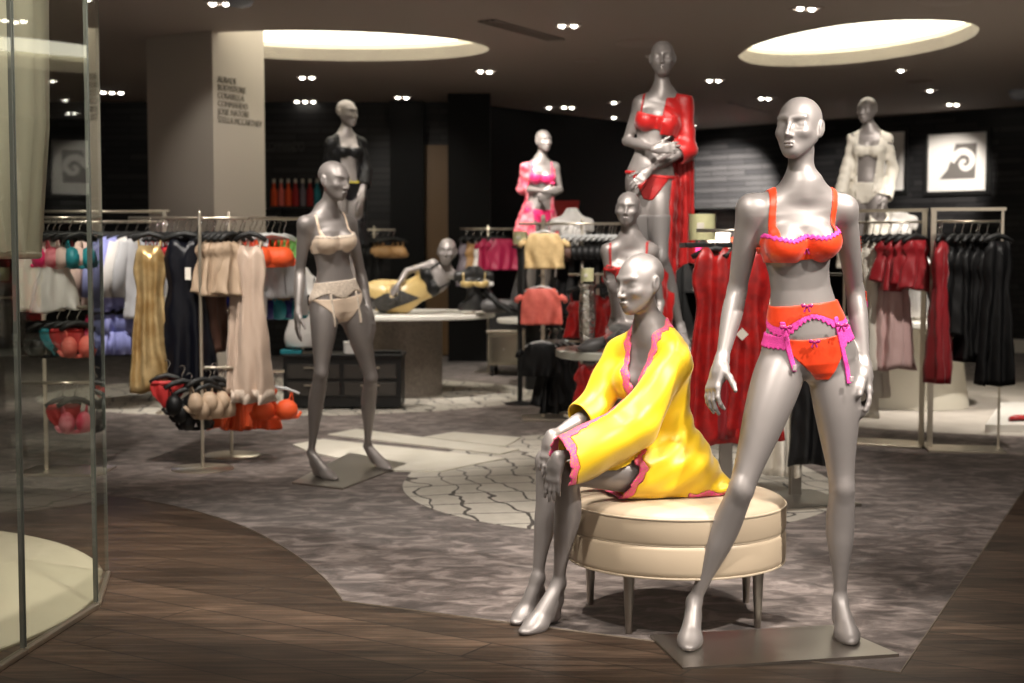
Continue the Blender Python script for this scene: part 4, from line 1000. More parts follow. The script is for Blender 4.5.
    for i, ln in enumerate(('AUBADE', 'BODYSTORE', 'COSABELLA', 'COMMANDO', 'JOSIE NATORI', 'STELLA MCCARTNEY')):
        z = 1.32 + (255 - 84.5 - 7.9 * i) / 1422 * 12.85
        tx = text(ln, .080, 'lettering', M_TEXT, k + e2 * .06 - e1 * .003 + V3(0, 0, z), e2, parent=None)
        mw = tx.matrix_world.copy(); tx.parent = col; tx.matrix_world = mw
        tx.scale = (.80 if i < 5 else .77, 1, 1)
        tx['label'] = 'small grey serif line reading ' + ln.lower()
    tx = text('COMMANDO', .17, 'lettering', mat('faint_lettering', (.05, .05, .048), rough=.4), J(263, 150.5, 18.5) * V3(1, 0, 1) + V3(0, 18.588, 0), (1, 0, 0)); tx.scale = (.5, 1, 1)
    st(tx, 'faint grey brand letters on the black back wall')
    return d
WDIR = shell_room()
# framed prints on the stone wall
def framed(name, label, t, w, h, zc, wave):
    n = V3(WDIR[1], -WDIR[0], 0); n = n if n[1] < 0 else -n
    c = V3(2.9, 22.7, 0) + WDIR * t + n * .03
    o = thing(name, label, 'picture', (c[0], c[1], zc), math.atan2(WDIR[1], WDIR[0]), 'framed prints on the stone wall')
    f = MB(); fw = .055
    for x, z, sx, sz in ((0, h / 2 + fw / 2, w + 2 * fw, fw), (0, -h / 2 - fw / 2, w + 2 * fw, fw), (-w / 2 - fw / 2, 0, fw, h), (w / 2 + fw / 2, 0, fw, h)): f.box((x, -.012, z), (sx, .05, sz), bev=.004)
    f.build('frame', M_BLACKM, o)
    MB().box((0, .004, 0), (w, .01, h)).build('mat_board', mat('white_mat_board', (.82, .78, .74), rough=.7), o)
    def flat(poly, nm, m, y): n_ = len(poly); return MB().add([(x * w, y, z * h) for x, z in poly], [tuple(range(n_))]).build(nm, m, o)
    if wave:
        flat([(-.30, -.29), (.31, -.29), (.33, .32), (-.03, .32), (-.08, .12), (-.16, -.12)], 'print', mat('grey_print', (.15, .135, .125), rough=.7), -.004)
        b = MB(); pts = []
        sp = [(-.10, .02), (-.02, .12), (.06, .18), (.16, .17), (.245, .10), (.26, -.01), (.20, -.10), (.12, -.11), (.07, -.05), (.09, .01), (.15, .01)]
        pts = [(x * w, -.008, z * h) for x, z in [tuple(p) for p in catmull(sp, 5)]]
        b.tube(pts, [.055 - .030 * i / len(pts) for i in range(len(pts))], 8, flat=((0, 1, 0), .05))
        b.build('curl', mat('white_curl', (.8, .76, .72), rough=.7), o)
    else: flat([(.20, -.25), (.32, -.25), (.33, .22), (.29, .25)], 'print', mat('dark_print', (.05, .04, .04), rough=.7), -.004)
    return o
def tpar(u):  # wall parameter for photo column u
    a = (u - 512) / F_PX; p = V3(2.9, 22.7, 0); return (p[0] - a * p[1]) / (a * WDIR[1] - WDIR[0])
for u, wv, lb in ((955.5, True, 'framed print of a white curling wave beside the right racks'), (875.5, False, 'framed print half hidden behind the ivory robed mannequin')):
    t = tpar(u); D = 22.7 + WDIR[1] * t; framed('framed_print', lb, t, 57 / 1422 * D / abs(WDIR[0]) * .80, 57 / 1422 * D, 1.32 + (255 - 163) / 1422 * D, wv)
# ceiling fittings
def downlight(u, v, n, i):
    p = C(u, v); o = thing('downlight', 'recessed ceiling spot %s' % i, 'ceiling light', (p[0], p[1], CEIL), .1 * (i_[0] % 5), 'recessed ceiling spots'); i_[0] += 1
    w = .075 * n + .06
    b = MB(); 
    for x, y, sx, sy in ((0, .07, w + .03, .02), (0, -.07, w + .03, .02), (-w / 2 - .005, 0, .02, .12), (w / 2 + .005, 0, .02, .12)): b.box((x, y, -.004), (sx, sy, .012))
    b.build('trim_ring', M_CEIL, o)
    for k in range(n):
        x = (k - (n - 1) / 2) * .105; MB().lathe((x, 0, -.012), [(.001, -.014), (.017, -.010), (.027, 0), (.027, .014), (.001, .014)], 16).build('bulb', M_BULB, o, True)
i_ = [0]
DL = [(226, 3, 3, 'at the top left, the biggest cluster'), (307, 77, 2, 'above the black robed mannequin, nearer'), (305, 101, 3, 'above the black robed mannequin, farther'), (402, 97, 2, 'over the reclining mannequin'), (485, 71, 2, 'just right of the left oval well'), (568, 25, 2, 'near the long air slot'), (549, 107, 1, 'above the pink robed mannequin, left one'), (568, 107, 2, 'above the pink robed mannequin, right one'), (614, 102, 1, 'left of the red robed shoulder, upper'), (614, 117, 1, 'left of the red robed shoulder, lower'), (653, 56, 1, 'behind the tall red robed head'), (714, 80, 2, 'right of the tall red robed head'), (690, 125, 2, 'right of the red robed sleeve'), (806, 8, 2, 'at the top before the right oval well'), (765, 98, 2, 'left of the nearest mannequin head'), (901, 70, 1, 'behind the right oval well'), (930, 90, 1, 'above the ivory robe, right side'), (953, 104, 2, 'above the framed wave print'), (112, 92, 3, 'left of the pale column')]
for u, v, n, lb in DL: downlight(u, v, n, lb)
def disc(u, v, r, name, label, cat, m=None):
    p = C(u, v); b = MB().lathe((0, 0, 0), [(r, 0), (r, -.006), (r * .93, -.012), (.001, -.014)][::-1], 40); o = b.build(name, m or mat('pale_ceiling_plate', (.36, .30, .27), rough=.6)); o.location = [float(q) for q in p]; shade(o, 40); tag(o, label, cat); return o
disc(642, 43, .25, 'ceiling_speaker', 'flat round ceiling plate behind the red robed head', 'speaker')
disc(735, 1, .25, 'ceiling_speaker', 'flat round plate cut by the top edge of the photo right of centre', 'speaker') if False else None
disc(946, 0.5, .22, 'ceiling_speaker', 'round ceiling plate at the top edge above the right well', 'speaker')
disc(586, 60, .12, 'smoke_detector', 'small round detector among the ceiling streaks', 'smoke detector')
p = C(1020, 90); MB().lathe((0, 0, 0), [(.001, -.13), (.09, -.11), (.13, -.04), (.13, 0)], 24).build('security_dome', mat('smoked_dome', (.35, .37, .42), rough=.15), None, True, None); o = bpy.data.objects['security_dome']; o.location = [float(q) for q in p]; tag(o, 'greyish camera dome on the ceiling at the right edge', 'security camera')
p = C(240, 1); MB().lathe((0, 0, 0), [(.001, -.08), (.08, -.06), (.11, -.02), (.11, 0)], 24).build('security_dome', mat('smoked_dome', (.35, .37, .42)), None, True); o = bpy.data.objects['security_dome.001']; o.location = [float(p[0]), float(p[1]), CEIL + .02]; tag(o, 'camera dome on the ceiling beside the top left spot cluster', 'security camera')
def slot(a, b_, w, label, rows=3):
    p, q = C(*a), C(*b_); o = thing('air_vent', label, 'air vent', ((p[0] + q[0]) / 2, (p[1] + q[1]) / 2, CEIL), math.atan2(q[1] - p[1], q[0] - p[0])); L = np.linalg.norm(q - p)
    MB().box((0, 0, -.003), (L, w, .006)).build('back_plate', mat('dark_slot', (.03, .025, .022)), o)
    for k in range(rows + 1): MB().box((0, -w / 2 + w * k / rows, -.009), (L + .02, .012, .012)).build('slat', mat('vent_slat', (.30, .25, .22), rough=.5), o)
slot((487, 20), (556, 39), .16, 'long slotted air vent on the ceiling left of the red robed head')
slot((731, 102), (768, 112), .07, 'short air slot left of the nearest mannequin head', 2)
slot((908, 82), (931, 80.5), .16, 'small pale air vent below the right oval well', 2)
# ---------------------------------------------------------------- tables, glass, racks and clothes
def glass_mat(name, tint, refl=1.0):
    m = bpy.data.materials.new(name); m.use_nodes = True; nt = m.node_tree; nt.nodes.remove(nt.nodes['Principled BSDF'])
    out = nt.nodes['Material Output']; tr = nt.nodes.new('ShaderNodeBsdfTransparent'); tr.inputs[0].default_value = (*tint, 1)
    gl = nt.nodes.new('ShaderNodeBsdfGlossy'); gl.inputs['Roughness'].default_value = .02; gl.inputs[0].default_value = (.95, .98, .93, 1)
    fr = nt.nodes.new('ShaderNodeFresnel'); fr.inputs['IOR'].default_value = 1.62; mx = nt.nodes.new('ShaderNodeMixShader')
    ge = nt.nodes.new('ShaderNodeNewGeometry'); mt = nt.nodes.new('ShaderNodeMath'); mt.operation = 'MULTIPLY_ADD'; mt.inputs[1].default_value = -1; mt.inputs[2].default_value = 1; nt.links.new(ge.outputs['Backfacing'], mt.inputs[0]); m2 = nt.nodes.new('ShaderNodeMath'); m2.operation = 'MULTIPLY'; nt.links.new(fr.outputs[0], m2.inputs[0]); nt.links.new(mt.outputs[0], m2.inputs[1]); nt.links.new(m2.outputs[0], mx.inputs[0]); nt.links.new(tr.outputs[0], mx.inputs[1]); nt.links.new(gl.outputs[0], mx.inputs[2]); nt.links.new(mx.outputs[0], out.inputs[0]); return m
M_GLASS = glass_mat('clear_green_glass', (.92, .935, .90)); M_GEDGE = mat('glass_edge', (.14, .15, .135), rough=.15); M_DRUM = mat('ivory_drape', (.50, .46, .38), rough=.8)
def booth():
    pts = [V3(-1.74, 3.2, 0), V3(-1.615, 4.63, 0), V3(-1.555, 5.25, 0), V3(-1.672, 5.80, 0)]
    for i, lb in enumerate(('large glass pane cut by the left edge of the photo', 'glass pane of the booth between two dark joints at left', 'narrow end pane of the glass booth, turned inward')):
        a, b_ = pts[i], pts[i + 1]; d = nrm(b_ - a); a2, b2 = a + d * .005, b_ - d * .005
        L = np.linalg.norm(b2 - a2); o = thing('glass_panel', lb, 'glass panel', a2, math.atan2(d[1], d[0]), 'panes of the glass booth')
        MB().box((L / 2, 0, CEIL / 2 + .01), (L, .012, CEIL - .03)).build('pane', M_GLASS, o)
        for x in (0.003, L - .003): MB().box((x, 0, CEIL / 2 + .01), (.005, .014, CEIL - .03)).build('edge', M_GEDGE, o)
        MB().box((L / 2, 0, .012), (L, .03, .018), bev=.003).build('floor_channel', M_NICKEL, o)
    n = 64; c = V3(-3.22, 5.25, 0)
    o = thing('display_plinth', 'low round cream floor disc inside the glass booth', 'plinth', c)
    MB().lathe((0, 0, 0), [(.001, 0), (1.62, 0), (1.63, .004), (1.63, .012), (1.625, .016), (.001, .016)], 96).build('deck', mat('cream_plinth', (.58, .52, .40), rough=.6), o)
    o = thing('fabric_drum', 'large hanging ivory fabric drum behind the glass at left', 'drum shade', c + V3(0, 0, 1.32))
    b = MB(); pr = [(1.40, 0), (1.44, .5), (1.46, CEIL - 1.33)]
    vs = []
    for r_, z in pr:
        for k in range(180): a = 2 * PI * k / 180; rr = r_ + .012 * math.sin(a * 44); vs.append((rr * math.cos(a), rr * math.sin(a), z))
    b.add(vs, [(i * 180 + k, i * 180 + (k + 1) % 180, (i + 1) * 180 + (k + 1) % 180, (i + 1) * 180 + k) for i in range(2) for k in range(180)]); b.build('drape', M_DRUM, o, True)
    b = MB(); b.tube([(1.40 * math.cos(a), 1.40 * math.sin(a), 0) for a in np.linspace(0, 2 * PI, 97)], .015, 8, cap=False); b.build('hem_ring', M_NICKEL, o, True)
booth()
def round_table(name, label, c, z, r, legr, mt, mb, th=.045, flare=1.0, oval=1.0):
    o = thing(name, label, 'table', (c[0], c[1], 0))
    MB().lathe((0, 0, 0), [(.001, z - th), (r - .012, z - th), (r, z - th + .008), (r, z - .008), (r - .008, z), (.001, z)], 80).build('tabletop', mt, o, 40)
    MB().lathe((0, 0, 0), [(.001, 0), (legr * flare, 0), (legr * flare, .02), (legr, .35), (legr, z - th), (.001, z - th)], 64).build('pedestal', mb, o, 40)
    return o
def woven():
    m, nt, b = nodes('woven_champagne_metal'); v = coords(nt); n1 = noise(nt, coords(nt, (60, 60, 300)), 1, 2); n2 = noise(nt, coords(nt, (300, 300, 40)), 1, 2)
    nt.links.new(ramp(nt, mixc(nt, n1 and ramp(nt, n1, [(.3, (0, 0, 0)), (.7, (1, 1, 1))]), ramp(nt, n2, [(.3, (0, 0, 0)), (.7, (1, 1, 1))]), .5), [(.1, (.10, .085, .075)), (.9, (.42, .36, .31))]), b.inputs['Base Color']); b.inputs['Metallic'].default_value = .5; b.inputs['Roughness'].default_value = .5; return m
M_WOVEN = woven()
BT = V3(-1.02, 13.42, 0)
round_table('round_table', 'big white round table on a woven drum base under the reclining mannequin', BT, .78, .86, .36, M_WHITE, M_WOVEN)
round_table('round_table', 'small pale round table under the red robed mannequin', TBL, TBZ, .42, .10, mat('pale_glass_top', (.50, .50, .44), rough=.15), M_STEEL, .05, 1.6)
round_table('round_table', 'white drum table behind the racks at right', V3(3.55, 12.45, 0), .76, .75, .40, M_WHITE, mat('ivory_skirt', (.66, .62, .52), rough=.7), .05, 1.12)
round_table('round_table', 'distant round table under the pink robed mannequin', V3(.27, 13.98, 0), .70, .42, .14, M_WHITE, M_BLACKM)
# garments -------------------------------------------------------------
NIDX = [0]
def cloth_tube(rows, n=44, k=5, amp=.35, ph=0.0, p=.8, scoop=0.0, hem=0.0):
    "rows: (z, half width, half depth, x shift); soft folds grow downwards, scoop shapes a two-cupped neckline, hem waves the lower edge"
    if len(rows) > 3:   # finer rows for smooth waists and wrinkles
        R0 = np.array(rows); tt = np.linspace(0, 1, 22); ts = (R0[0, 0] - R0[:, 0]) / (R0[0, 0] - R0[-1, 0]); rows = list(zip(*[np.interp(tt, ts, R0[:, i]) if i != 1 else (smooth_tab(tt, ts, R0[:, 1]) if scoop else np.interp(tt, ts, R0[:, 1])) for i in range(4)]))
    vs = []; m = len(rows); z0, z1 = rows[0][0], rows[-1][0]; H = max(z0 - z1, 1e-6)
    for z, hw, hd, xs in rows:
        t = (z0 - z) / H
        for q in range(n):
            a = 2 * PI * q / n; ca, sa = math.cos(a), math.sin(a)
            x = hw * math.copysign(abs(ca) ** p, ca); y = hd * math.copysign(abs(sa) ** p, sa); u = abs(x) / max(hw, .01)
            f = math.sin(k * x / max(hw, .02) * 1.6 + ph + .8 * math.sin(4 * t + ph)) + .6 * math.sin(k * 1.9 * x / max(hw, .02) + 2 * ph + 2.5 * t)
            y += hd * amp * (.15 + 1.3 * t) * f + .004 * math.sin(38 * z + 9 * x / max(hw, .02) + ph); x *= 1 + .05 * t * math.sin(3 * a + ph) + .02 * math.sin(25 * z + ph)
            dz = 0
            if scoop: dz = scoop * (1 - ((u - .52) / .5) ** 2 - .35) * max(0, 1 - t * H / .16)
            if hem: dz += hem * t ** 3 * (math.sin(2.3 * x / max(hw, .02) + ph) + .5 * math.sin(6 * x / max(hw, .02) + 2 * ph))
            vs.append((x + xs, y, z + dz))
    f = [(i * n + (q + 1) % n, i * n + q, (i + 1) * n + q, (i + 1) * n + (q + 1) % n) for i in range(m - 1) for q in range(n)] + [tuple(range(n)), tuple((m - 1) * n + q for q in range(n - 1, -1, -1))]
    return vs, f
M_HANG = mat('black_velvet_hanger', (.012, .012, .012), rough=.55); M_CHROME = mat('chrome', (.75, .74, .72), rough=.12, metal=1.0); M_CLEARH = mat('clear_plastic_hanger', (.55, .55, .55), rough=.15)
M_TAG = mat('paper_tag', (.75, .70, .62), rough=.8)
def hanger(o, w, kind):
    m = M_HANG if kind == 'black' else M_CLEARH
    h = MB(); h.tube([(-w * .5, 0, -.125), (-w * .25, 0, -.095), (0, 0, -.082), (w * .25, 0, -.095), (w * .5, 0, -.125)], [.014, .017, .018, .017, .014] if kind == 'black' else [.008, .010, .011, .010, .008], 8); hg = h.build('hanger', m, o, True)
    MB().tube([(.002 * 0, 0, -.085), (0, 0, -.045), (.012, 0, -.025), (.020, 0, -.008), (.012, 0, .010), (-.004, 0, .012), (-.016, 0, .002)], .003, 6).build('hook', M_CHROME, hg, True)
def garment(kind, label, at, rz, m, L=.9, w=1.0, hang='black', group=None, trim=None, ph=None, tagged=False, top=None):
    NIDX[0] += 1; ph = (NIDX[0] * 1.7) % 6.28 if ph is None else ph
    cat_ = {'slip_dress': 'nightdress', 'gown': 'gown', 'pyjama_shirt': 'pyjama top', 'shorts': 'shorts', 'brassiere': 'bra', 'briefs': 'underwear', 'camisole': 'top', 'kimono': 'robe'}[kind]
    o = thing(kind, label, cat_, at, rz, group)
    hanger(o, .30 * w if kind not in ('brassiere', 'briefs') else .26 * w, hang)
    z0 = -.10
    if kind in ('slip_dress', 'gown'):
        top = top if top is not None else (-.16 if kind == 'gown' else -.20)
        g = 1 if kind == 'slip_dress' else 1.05
        L0 = -top; e = max(L - L0, .1)
        rows = [(top, .125 * w, .034, 0), (top - .14 * e, .150 * w, .046, 0), (top - .26 * e, .120 * w, .036, 0), (top - .45 * e, .145 * w * g, .042, 0), (top - .75 * e, .175 * w * g, .048, 0), (-L, .200 * w * g, .052, 0)]
        v, f = cloth_tube(rows, ph=ph, p=.95, amp=.42, scoop=.07 if L > .55 else .03, hem=.012); MB().add(v, f).build('fabric', m, o, True)
        for sd in (-1, 1):
            MB().tube([(sd * .085 * w, -.01, top + .01), (sd * .095 * w, 0, -.16), (sd * .10 * w, .004, -.098), (sd * .09 * w, .02, top + .01)], .006, 6).build('strap', m, o, True)
        if trim: v, f = cloth_tube([(-L + .07, .196 * w * g, .056, 0), (-L - .012, .204 * w * g, .058, 0)], ph=ph, p=.95, amp=.9); MB().add(v, f).build('lace_hem', trim, o, True)
    elif kind in ('pyjama_shirt', 'kimono', 'camisole'):
        rows = [(z0, (.06 if kind != 'camisole' else .13) * w, .02, 0), (z0 - .035, .155 * w, .030, 0), (z0 - .08, .178 * w, .036, 0), (z0 - .25, .185 * w, .040, 0), (-L + .03, .19 * w, .042, 0), (-L, .188 * w, .042, 0)]
        v, f = cloth_tube(rows, ph=ph); MB().add(v, f).build('fabric', m, o, True)
        sl = .46 if kind != 'camisole' else .05
        for sd in (-1, 1):
            MB().tube([(sd * .17 * w, 0, z0 - .06), (sd * .215 * w, -.01, z0 - .06 - sl * .5), (sd * .225 * w, -.012, z0 - .06 - sl)], [.045, .055, .06] if kind != 'camisole' else [.024, .022, .018], 14, flat=((0, 1, 0), .5)).build('sleeve', m, o, True)
        if kind != 'camisole': MB().tube([(-.05 * w, -.02, z0), (-.02 * w, -.048, z0 - .14), (0, -.055, z0 - .30), (.0, -.055, -L + .02)], .008, 6).build('placket', trim or m, o, True); MB().tube([(.05 * w, -.02, z0), (.02 * w, -.05, z0 - .14), (0.004, -.056, z0 - .29)], .009, 6).build('lapel', trim or m, o, True)
        elif trim: MB().tube([(-.09 * w, -.028, z0 - .01), (-.05 * w, -.052, z0 - .09), (0, -.055, z0 - .12), (.05 * w, -.052, z0 - .09), (.09 * w, -.028, z0 - .01)], .006, 6).build('neckline', trim or m, o, True)
    elif kind == 'shorts':
        v, f = cloth_tube([(-.13, .14 * w, .028, 0), (-.17, .145 * w, .035, 0), (-.28, .17 * w, .045, 0)], ph=ph); MB().add(v, f).build('fabric', m, o, True)
        for sd in (-1, 1): v, f = cloth_tube([(-.27, .085 * w, .044, sd * .086 * w), (-L, .10 * w, .05, sd * .098 * w)], ph=ph + sd); MB().add(v, f).build('leg', m, o, True)
        v, f = cloth_tube([(-.125, .143 * w, .032, 0), (-.15, .146 * w, .036, 0)], ph=ph, amp=.1); MB().add(v, f).build('waistband', trim or m, o, True)
    elif kind == 'brassiere':
        for sd in (-1, 1):
            b = MB(); n = 14; vs = []; f = []
            for i in range(8):
                t = i / 7; r_ = math.cos(t * PI / 2) if i < 7 else .02
                for q in range(n): a = 2 * PI * q / n; vs.append((sd * .062 * w + .062 * w * r_ * math.cos(a), -.065 * math.sin(t * PI / 2), -.235 + (.062 + (.012 if math.sin(a) > 0 else 0)) * r_ * math.sin(a)))
            f = [(i * n + q, i * n + (q + 1) % n, (i + 1) * n + (q + 1) % n, (i + 1) * n + q) for i in range(7) for q in range(n)] + [tuple(range(n - 1, -1, -1)), tuple(7 * n + q for q in range(n))]
            b.add(vs, f).build('cup', m, o, True)
            MB().tube([(sd * .075 * w, -.01, -.175), (sd * .085 * w, 0, -.13), (sd * .09 * w, .004, -.10), (sd * .10 * w, .02, -.25)], .005, 6).build('strap', trim or m, o, True)
        MB().tube([(-.135 * w, .02, -.25), (-.12 * w, -.005, -.275), (0, -.015, -.285), (.12 * w, -.005, -.275), (.135 * w, .02, -.25)], .013, 8, flat=((0, 1, 0), .4)).build('band', trim or m, o, True)
    elif kind == 'briefs':
        v, f = cloth_tube([(-.12, .125 * w, .020, 0), (-.16, .13 * w, .026, 0), (-.20, .115 * w, .026, 0), (-.25, .06 * w, .022, 0), (-.28, .035 * w, .016, 0)], ph=ph); MB().add(v, f).build('fabric', m, o, True)
        v, f = cloth_tube([(-.115, .127 * w, .024, 0), (-.14, .131 * w, .027, 0)], ph=ph, amp=.1); MB().add(v, f).build('waistband', trim or m, o, True)
    if tagged: MB().box((.03, -.075, -.33), (.035, .003, .075)).build('price_tag', M_TAG, o)
    return o
def rail_post_rack(name, label, c, rz, L, z, base='disc', r=.19, extra=None, m=None, post=.022, py=0.0):
    "straight rail on one post with a disc foot"
    m = m or M_NICKEL; o = thing(name, label, 'clothes rack', (c[0], c[1], 0), rz)
    MB().tube([(-L / 2, 0, z), (L / 2, 0, z)], .011, 10).build('rail', m, o, True)
    MB().lathe((0, py, 0), [(post / 2, .012), (post / 2, z + .03), (.004, z + .045)], 14).build('post', m, o, 40)
    if py: MB().tube([(0, py, z), (0, .0, z)], .009, 8).build('arm', m, o, True)
    MB().lathe((0, py, 0), [(.001, .0), (r, .0), (r, .006), (r * .96, .012), (.001, .014)], 48).build('foot_plate', m, o, 40)
    for zz, LL in (extra or []):
        MB().tube([(-LL / 2, 0, zz), (LL / 2, 0, zz)], .010, 10).build('lower_rail', m, o, True)
        if py: MB().tube([(0, py, zz), (0, .0, zz)], .009, 8).build('arm', m, o, True)
    return o
# colours of the stock
M_NAVY = mat('navy_satin', (.003, .0035, .007), rough=.36, spec=.3); M_GOLDS = mat('gold_lame', (.36, .225, .085), rough=.3, metal=.55, noise=(9, .3, (.60, .44, .22)))
M_CHEM = mat('oyster_satin', (.47, .355, .28), rough=.4, sheen=.2); M_BEIGE = mat('taupe_mesh', (.40, .29, .20), rough=.6); M_BROWN = mat('brown_lace', (.10, .045, .03), rough=.6); M_ROYAL = mat('royal_blue_satin', (.02, .03, .20), rough=.4)
M_TANG = mat('tangerine_cotton', (.85, .10, .02), rough=.6); M_TANGD = mat('burnt_orange_jersey', (.62, .075, .015), rough=.65); M_LAV = mat('lavender_cotton', (.34, .36, .72), rough=.7); M_LAVD = mat('periwinkle_cotton', (.22, .24, .52), rough=.7); M_WHT = mat('white_cotton', (.78, .75, .72), rough=.7); M_BLUSH = mat('blush_cotton', (.80, .58, .52), rough=.7)
M_PGREY = mat('pearl_grey_cotton', (.48, .48, .50), rough=.7); M_CORAL = mat('coral_lace_knit', (.88, .20, .15), rough=.6, noise=(40, .4, (.80, .15, .12))); M_BUTTER = mat('butter_lace', (.76, .55, .27), rough=.6, noise=(40, .4, (.66, .46, .22))); M_CRIM = mat('crimson_silk', (.36, .01, .06), rough=.45)
M_SCAR = mat('scarlet_satin', (.46, .008, .007), rough=.42, sheen=.1, noise=(18, .3, (.25, .004, .005))); M_WINE = mat('wine_red_silk', (.27, .008, .014), rough=.45, sheen=.2); M_DUSTY = mat('dusty_pink_silk', (.62, .42, .40), rough=.5, sheen=.2); M_GREEN = mat('apple_green_cotton', (.20, .5, .12), rough=.6); M_TEAL = mat('teal_satin', (.02, .25, .30), rough=.5); M_TAN = mat('tan_satin', (.42, .24, .10), rough=.45); M_GREYF = mat('mauve_grey_satin', (.20, .17, .20), rough=.5); M_REDC = mat('cherry_cotton', (.45, .02, .02), rough=.6)
# ---- front left rack (two discs)
def rk(u, v, D, n=None):
    p = J(u, v, D); return p
zr = 1.32 + 37 / 1422 * 8.74
A = V3(*J(203, 217, 8.82)[:2], 0)
rail_post_rack('garment_rack', 'nickel rail rack on a round foot holding the black and gold nightdresses', A, 0, .92, zr, extra=[(.62, .55)], py=-.10)
Bc = V3(*J(229, 217, 9.30)[:2], 0)
rail_post_rack('garment_rack', 'second nickel rack on a round foot right behind the front one', Bc, 0, .95, zr + .01, extra=[(.56, .70)])
def on(u, D, z=None, v=217): p = J(u, v, D); p[2] = zr - .012 if z is None else z; return p
garment('slip_dress', 'shiny gold slip dress at the left end of the front rack', on(149, 8.80), .15, M_GOLDS, 1.06, .68, trim=None, ph=.4)
garment('gown', 'navy black satin nightdress with a price tag on the front rack', on(184, 8.82), .08, M_NAVY, 1.06, .90, ph=2.0, tagged=True)
garment('slip_dress', 'black slip dress tucked behind the navy nightdress', on(197, 8.90), .5, M_NAVY, 1.0, .7)
garment('slip_dress', 'oyster satin chemise with lace hem at the right end of the front rack', on(250, 8.80), -.05, M_CHEM, 1.12, .66, trim=lace('oyster_lace', (.60, .50, .42), (.42, .33, .26), 80), ph=1.1)
garment('slip_dress', 'second oyster chemise just left of the front one', on(240, 8.90), .7, M_CHEM, 1.08, .6)
for i, u in enumerate((208, 214, 220, 226, 232)): garment('slip_dress', 'short taupe mesh slip on a black hanger in the middle of the front rack', on(u, 8.82), .8, M_BEIGE, .46, .62, hang='black', group='taupe slips on the front rack', top=-.15)
for i, u in enumerate((156, 161, 167, 172, 177)): garment('brassiere', 'dark red bra edge-on between the gold and navy nightdresses', on(u, 9.02), 1.15, M_REDC if i % 2 else M_CRIM, group='red bras on the front rack')
for i, u in enumerate((190, 200, 206, 213)): garment('slip_dress', 'dark lace slip edge-on behind the front rack post', on(u, 8.96), 1.1, M_BROWN, .82, .8, group='dark slips behind the post')
for i, u in enumerate((254, 260, 266, 272)): garment('brassiere', 'bright orange bra at the right end of the rear rack', on(u, 9.18), .35, M_TANG, w=1.15, hang='clear', group='orange bras on the rear rack')
for i, u in enumerate((214, 224, 234, 243)): garment('camisole', 'coral camisole edge-on at the back of the rear rack', on(u, 9.34), 1.1, M_CORAL, .45, .8, hang='clear', group='coral camisoles on the rear rack')
garment('briefs', 'apple green briefs at the right end of the rear rack', on(284, 9.34), .9, M_GREEN, w=1.0, hang='clear')
garment('kimono', 'pale grey top just left of the green briefs', on(279, 9.42), 1.0, M_PGREY, .5, .9, hang='clear')
# lower row
def low(u, D, z): p = J(u, 300, D); p[2] = z; return p
zl = 1.32 - (372 - 255) / 1422 * 8.74
garment('briefs', 'cherry red briefs on the lower rail of the front rack', low(166, 8.74, zl + .06), .1, M_REDC, w=.8)
for i, (u, mm) in enumerate(((181, M_BLACKF), (188, M_BLACKF), (194, M_BLACKF))): garment('brassiere', 'black bra hanging low on the front rack', low(u, 8.70 + .03 * i, zl + .03 - .05 * i), .5, mm, w=.85, group='low black bras')
for i, u in enumerate((201, 207, 213, 219)): garment('brassiere', 'sand coloured bra hanging low on the front rack', low(u, 8.72 + .03 * i, zl + .04 - .04 * (i % 2)), .7, M_BEIGE, w=.8, group='low sand bras')
zl2 = .55
for i, u in enumerate((222, 230, 238, 246, 254, 262)): garment('slip_dress', 'short burnt orange slip in the low row of the rear rack', low(u, 9.26, zl2 + .01), .45, M_TANGD, .37, .62, hang='clear', group='low orange slips', top=-.09)
garment('brassiere', 'bright orange bra with loose straps at the end of the low row', low(274, 9.16, zl2 + .0), .1, M_TANG, w=1.2, hang='clear')
for u, mm, lb in ((271, M_TAN, 'tan satin bra below the orange bras'), (279, M_ROYAL, 'royal blue bra on the rear rack beside the champagne mannequin'), (288, M_TEAL, 'teal bra half hidden by the champagne mannequin hand')): garment('brassiere', lb, low(u, 9.6, 1.30 if u == 271 else 1.18), .3, mm, w=1.0, hang='clear')
garment('brassiere', 'small royal blue bra between the navy and oyster nightdresses', low(224, 9.3, 1.26), .3, M_ROYAL, w=.9, hang='clear')
# ---- pyjama wall rack far left
D = 12.0; zp = 1.32 + 33 / 1422 * D
o = thing('wall_rail', 'long double nickel rail of pyjamas at the far left', 'clothes rail', J(80, 222, D) * V3(1, 1, 0), 0)
for z, y in ((zp, 0), (zp + .09, .12)): MB().tube([(-.9, y, z), (.72, y, z)], .012, 10).build('rail', M_NICKEL, o, True)
MB().tube([(-.9, 0, .96), (.72, 0, .96)], .011, 10).build('lower_rail', M_NICKEL, o, True)
for x in (-.85, .70): MB().box((x, .06, (zp + .1) / 2), (.03, .04, zp + .1)).build('post', M_NICKEL, o); MB().box((x, .0, .01), (.05, .5, .02)).build('foot', M_NICKEL, o)
for u, mm, lb, L in ((103, M_BLUSH, 'blush pyjama shirt beside the glass booth', .72), (116, M_LAV, 'lavender pyjama shirt on the far left rail', .74), (126, M_LAV, 'lavender pyjama shirt next to the white one', .70), (136, M_WHT, 'white pyjama shirt on the far left rail', .62), (146, M_PGREY, 'pearl grey pyjama shirt at the right end of the far left rail', .80)): garment('pyjama_shirt', lb, J(u, 222, D - .05) * V3(1, 1, 0) + V3(0, 0, zp - .012), .6, mm, L, 1.1)
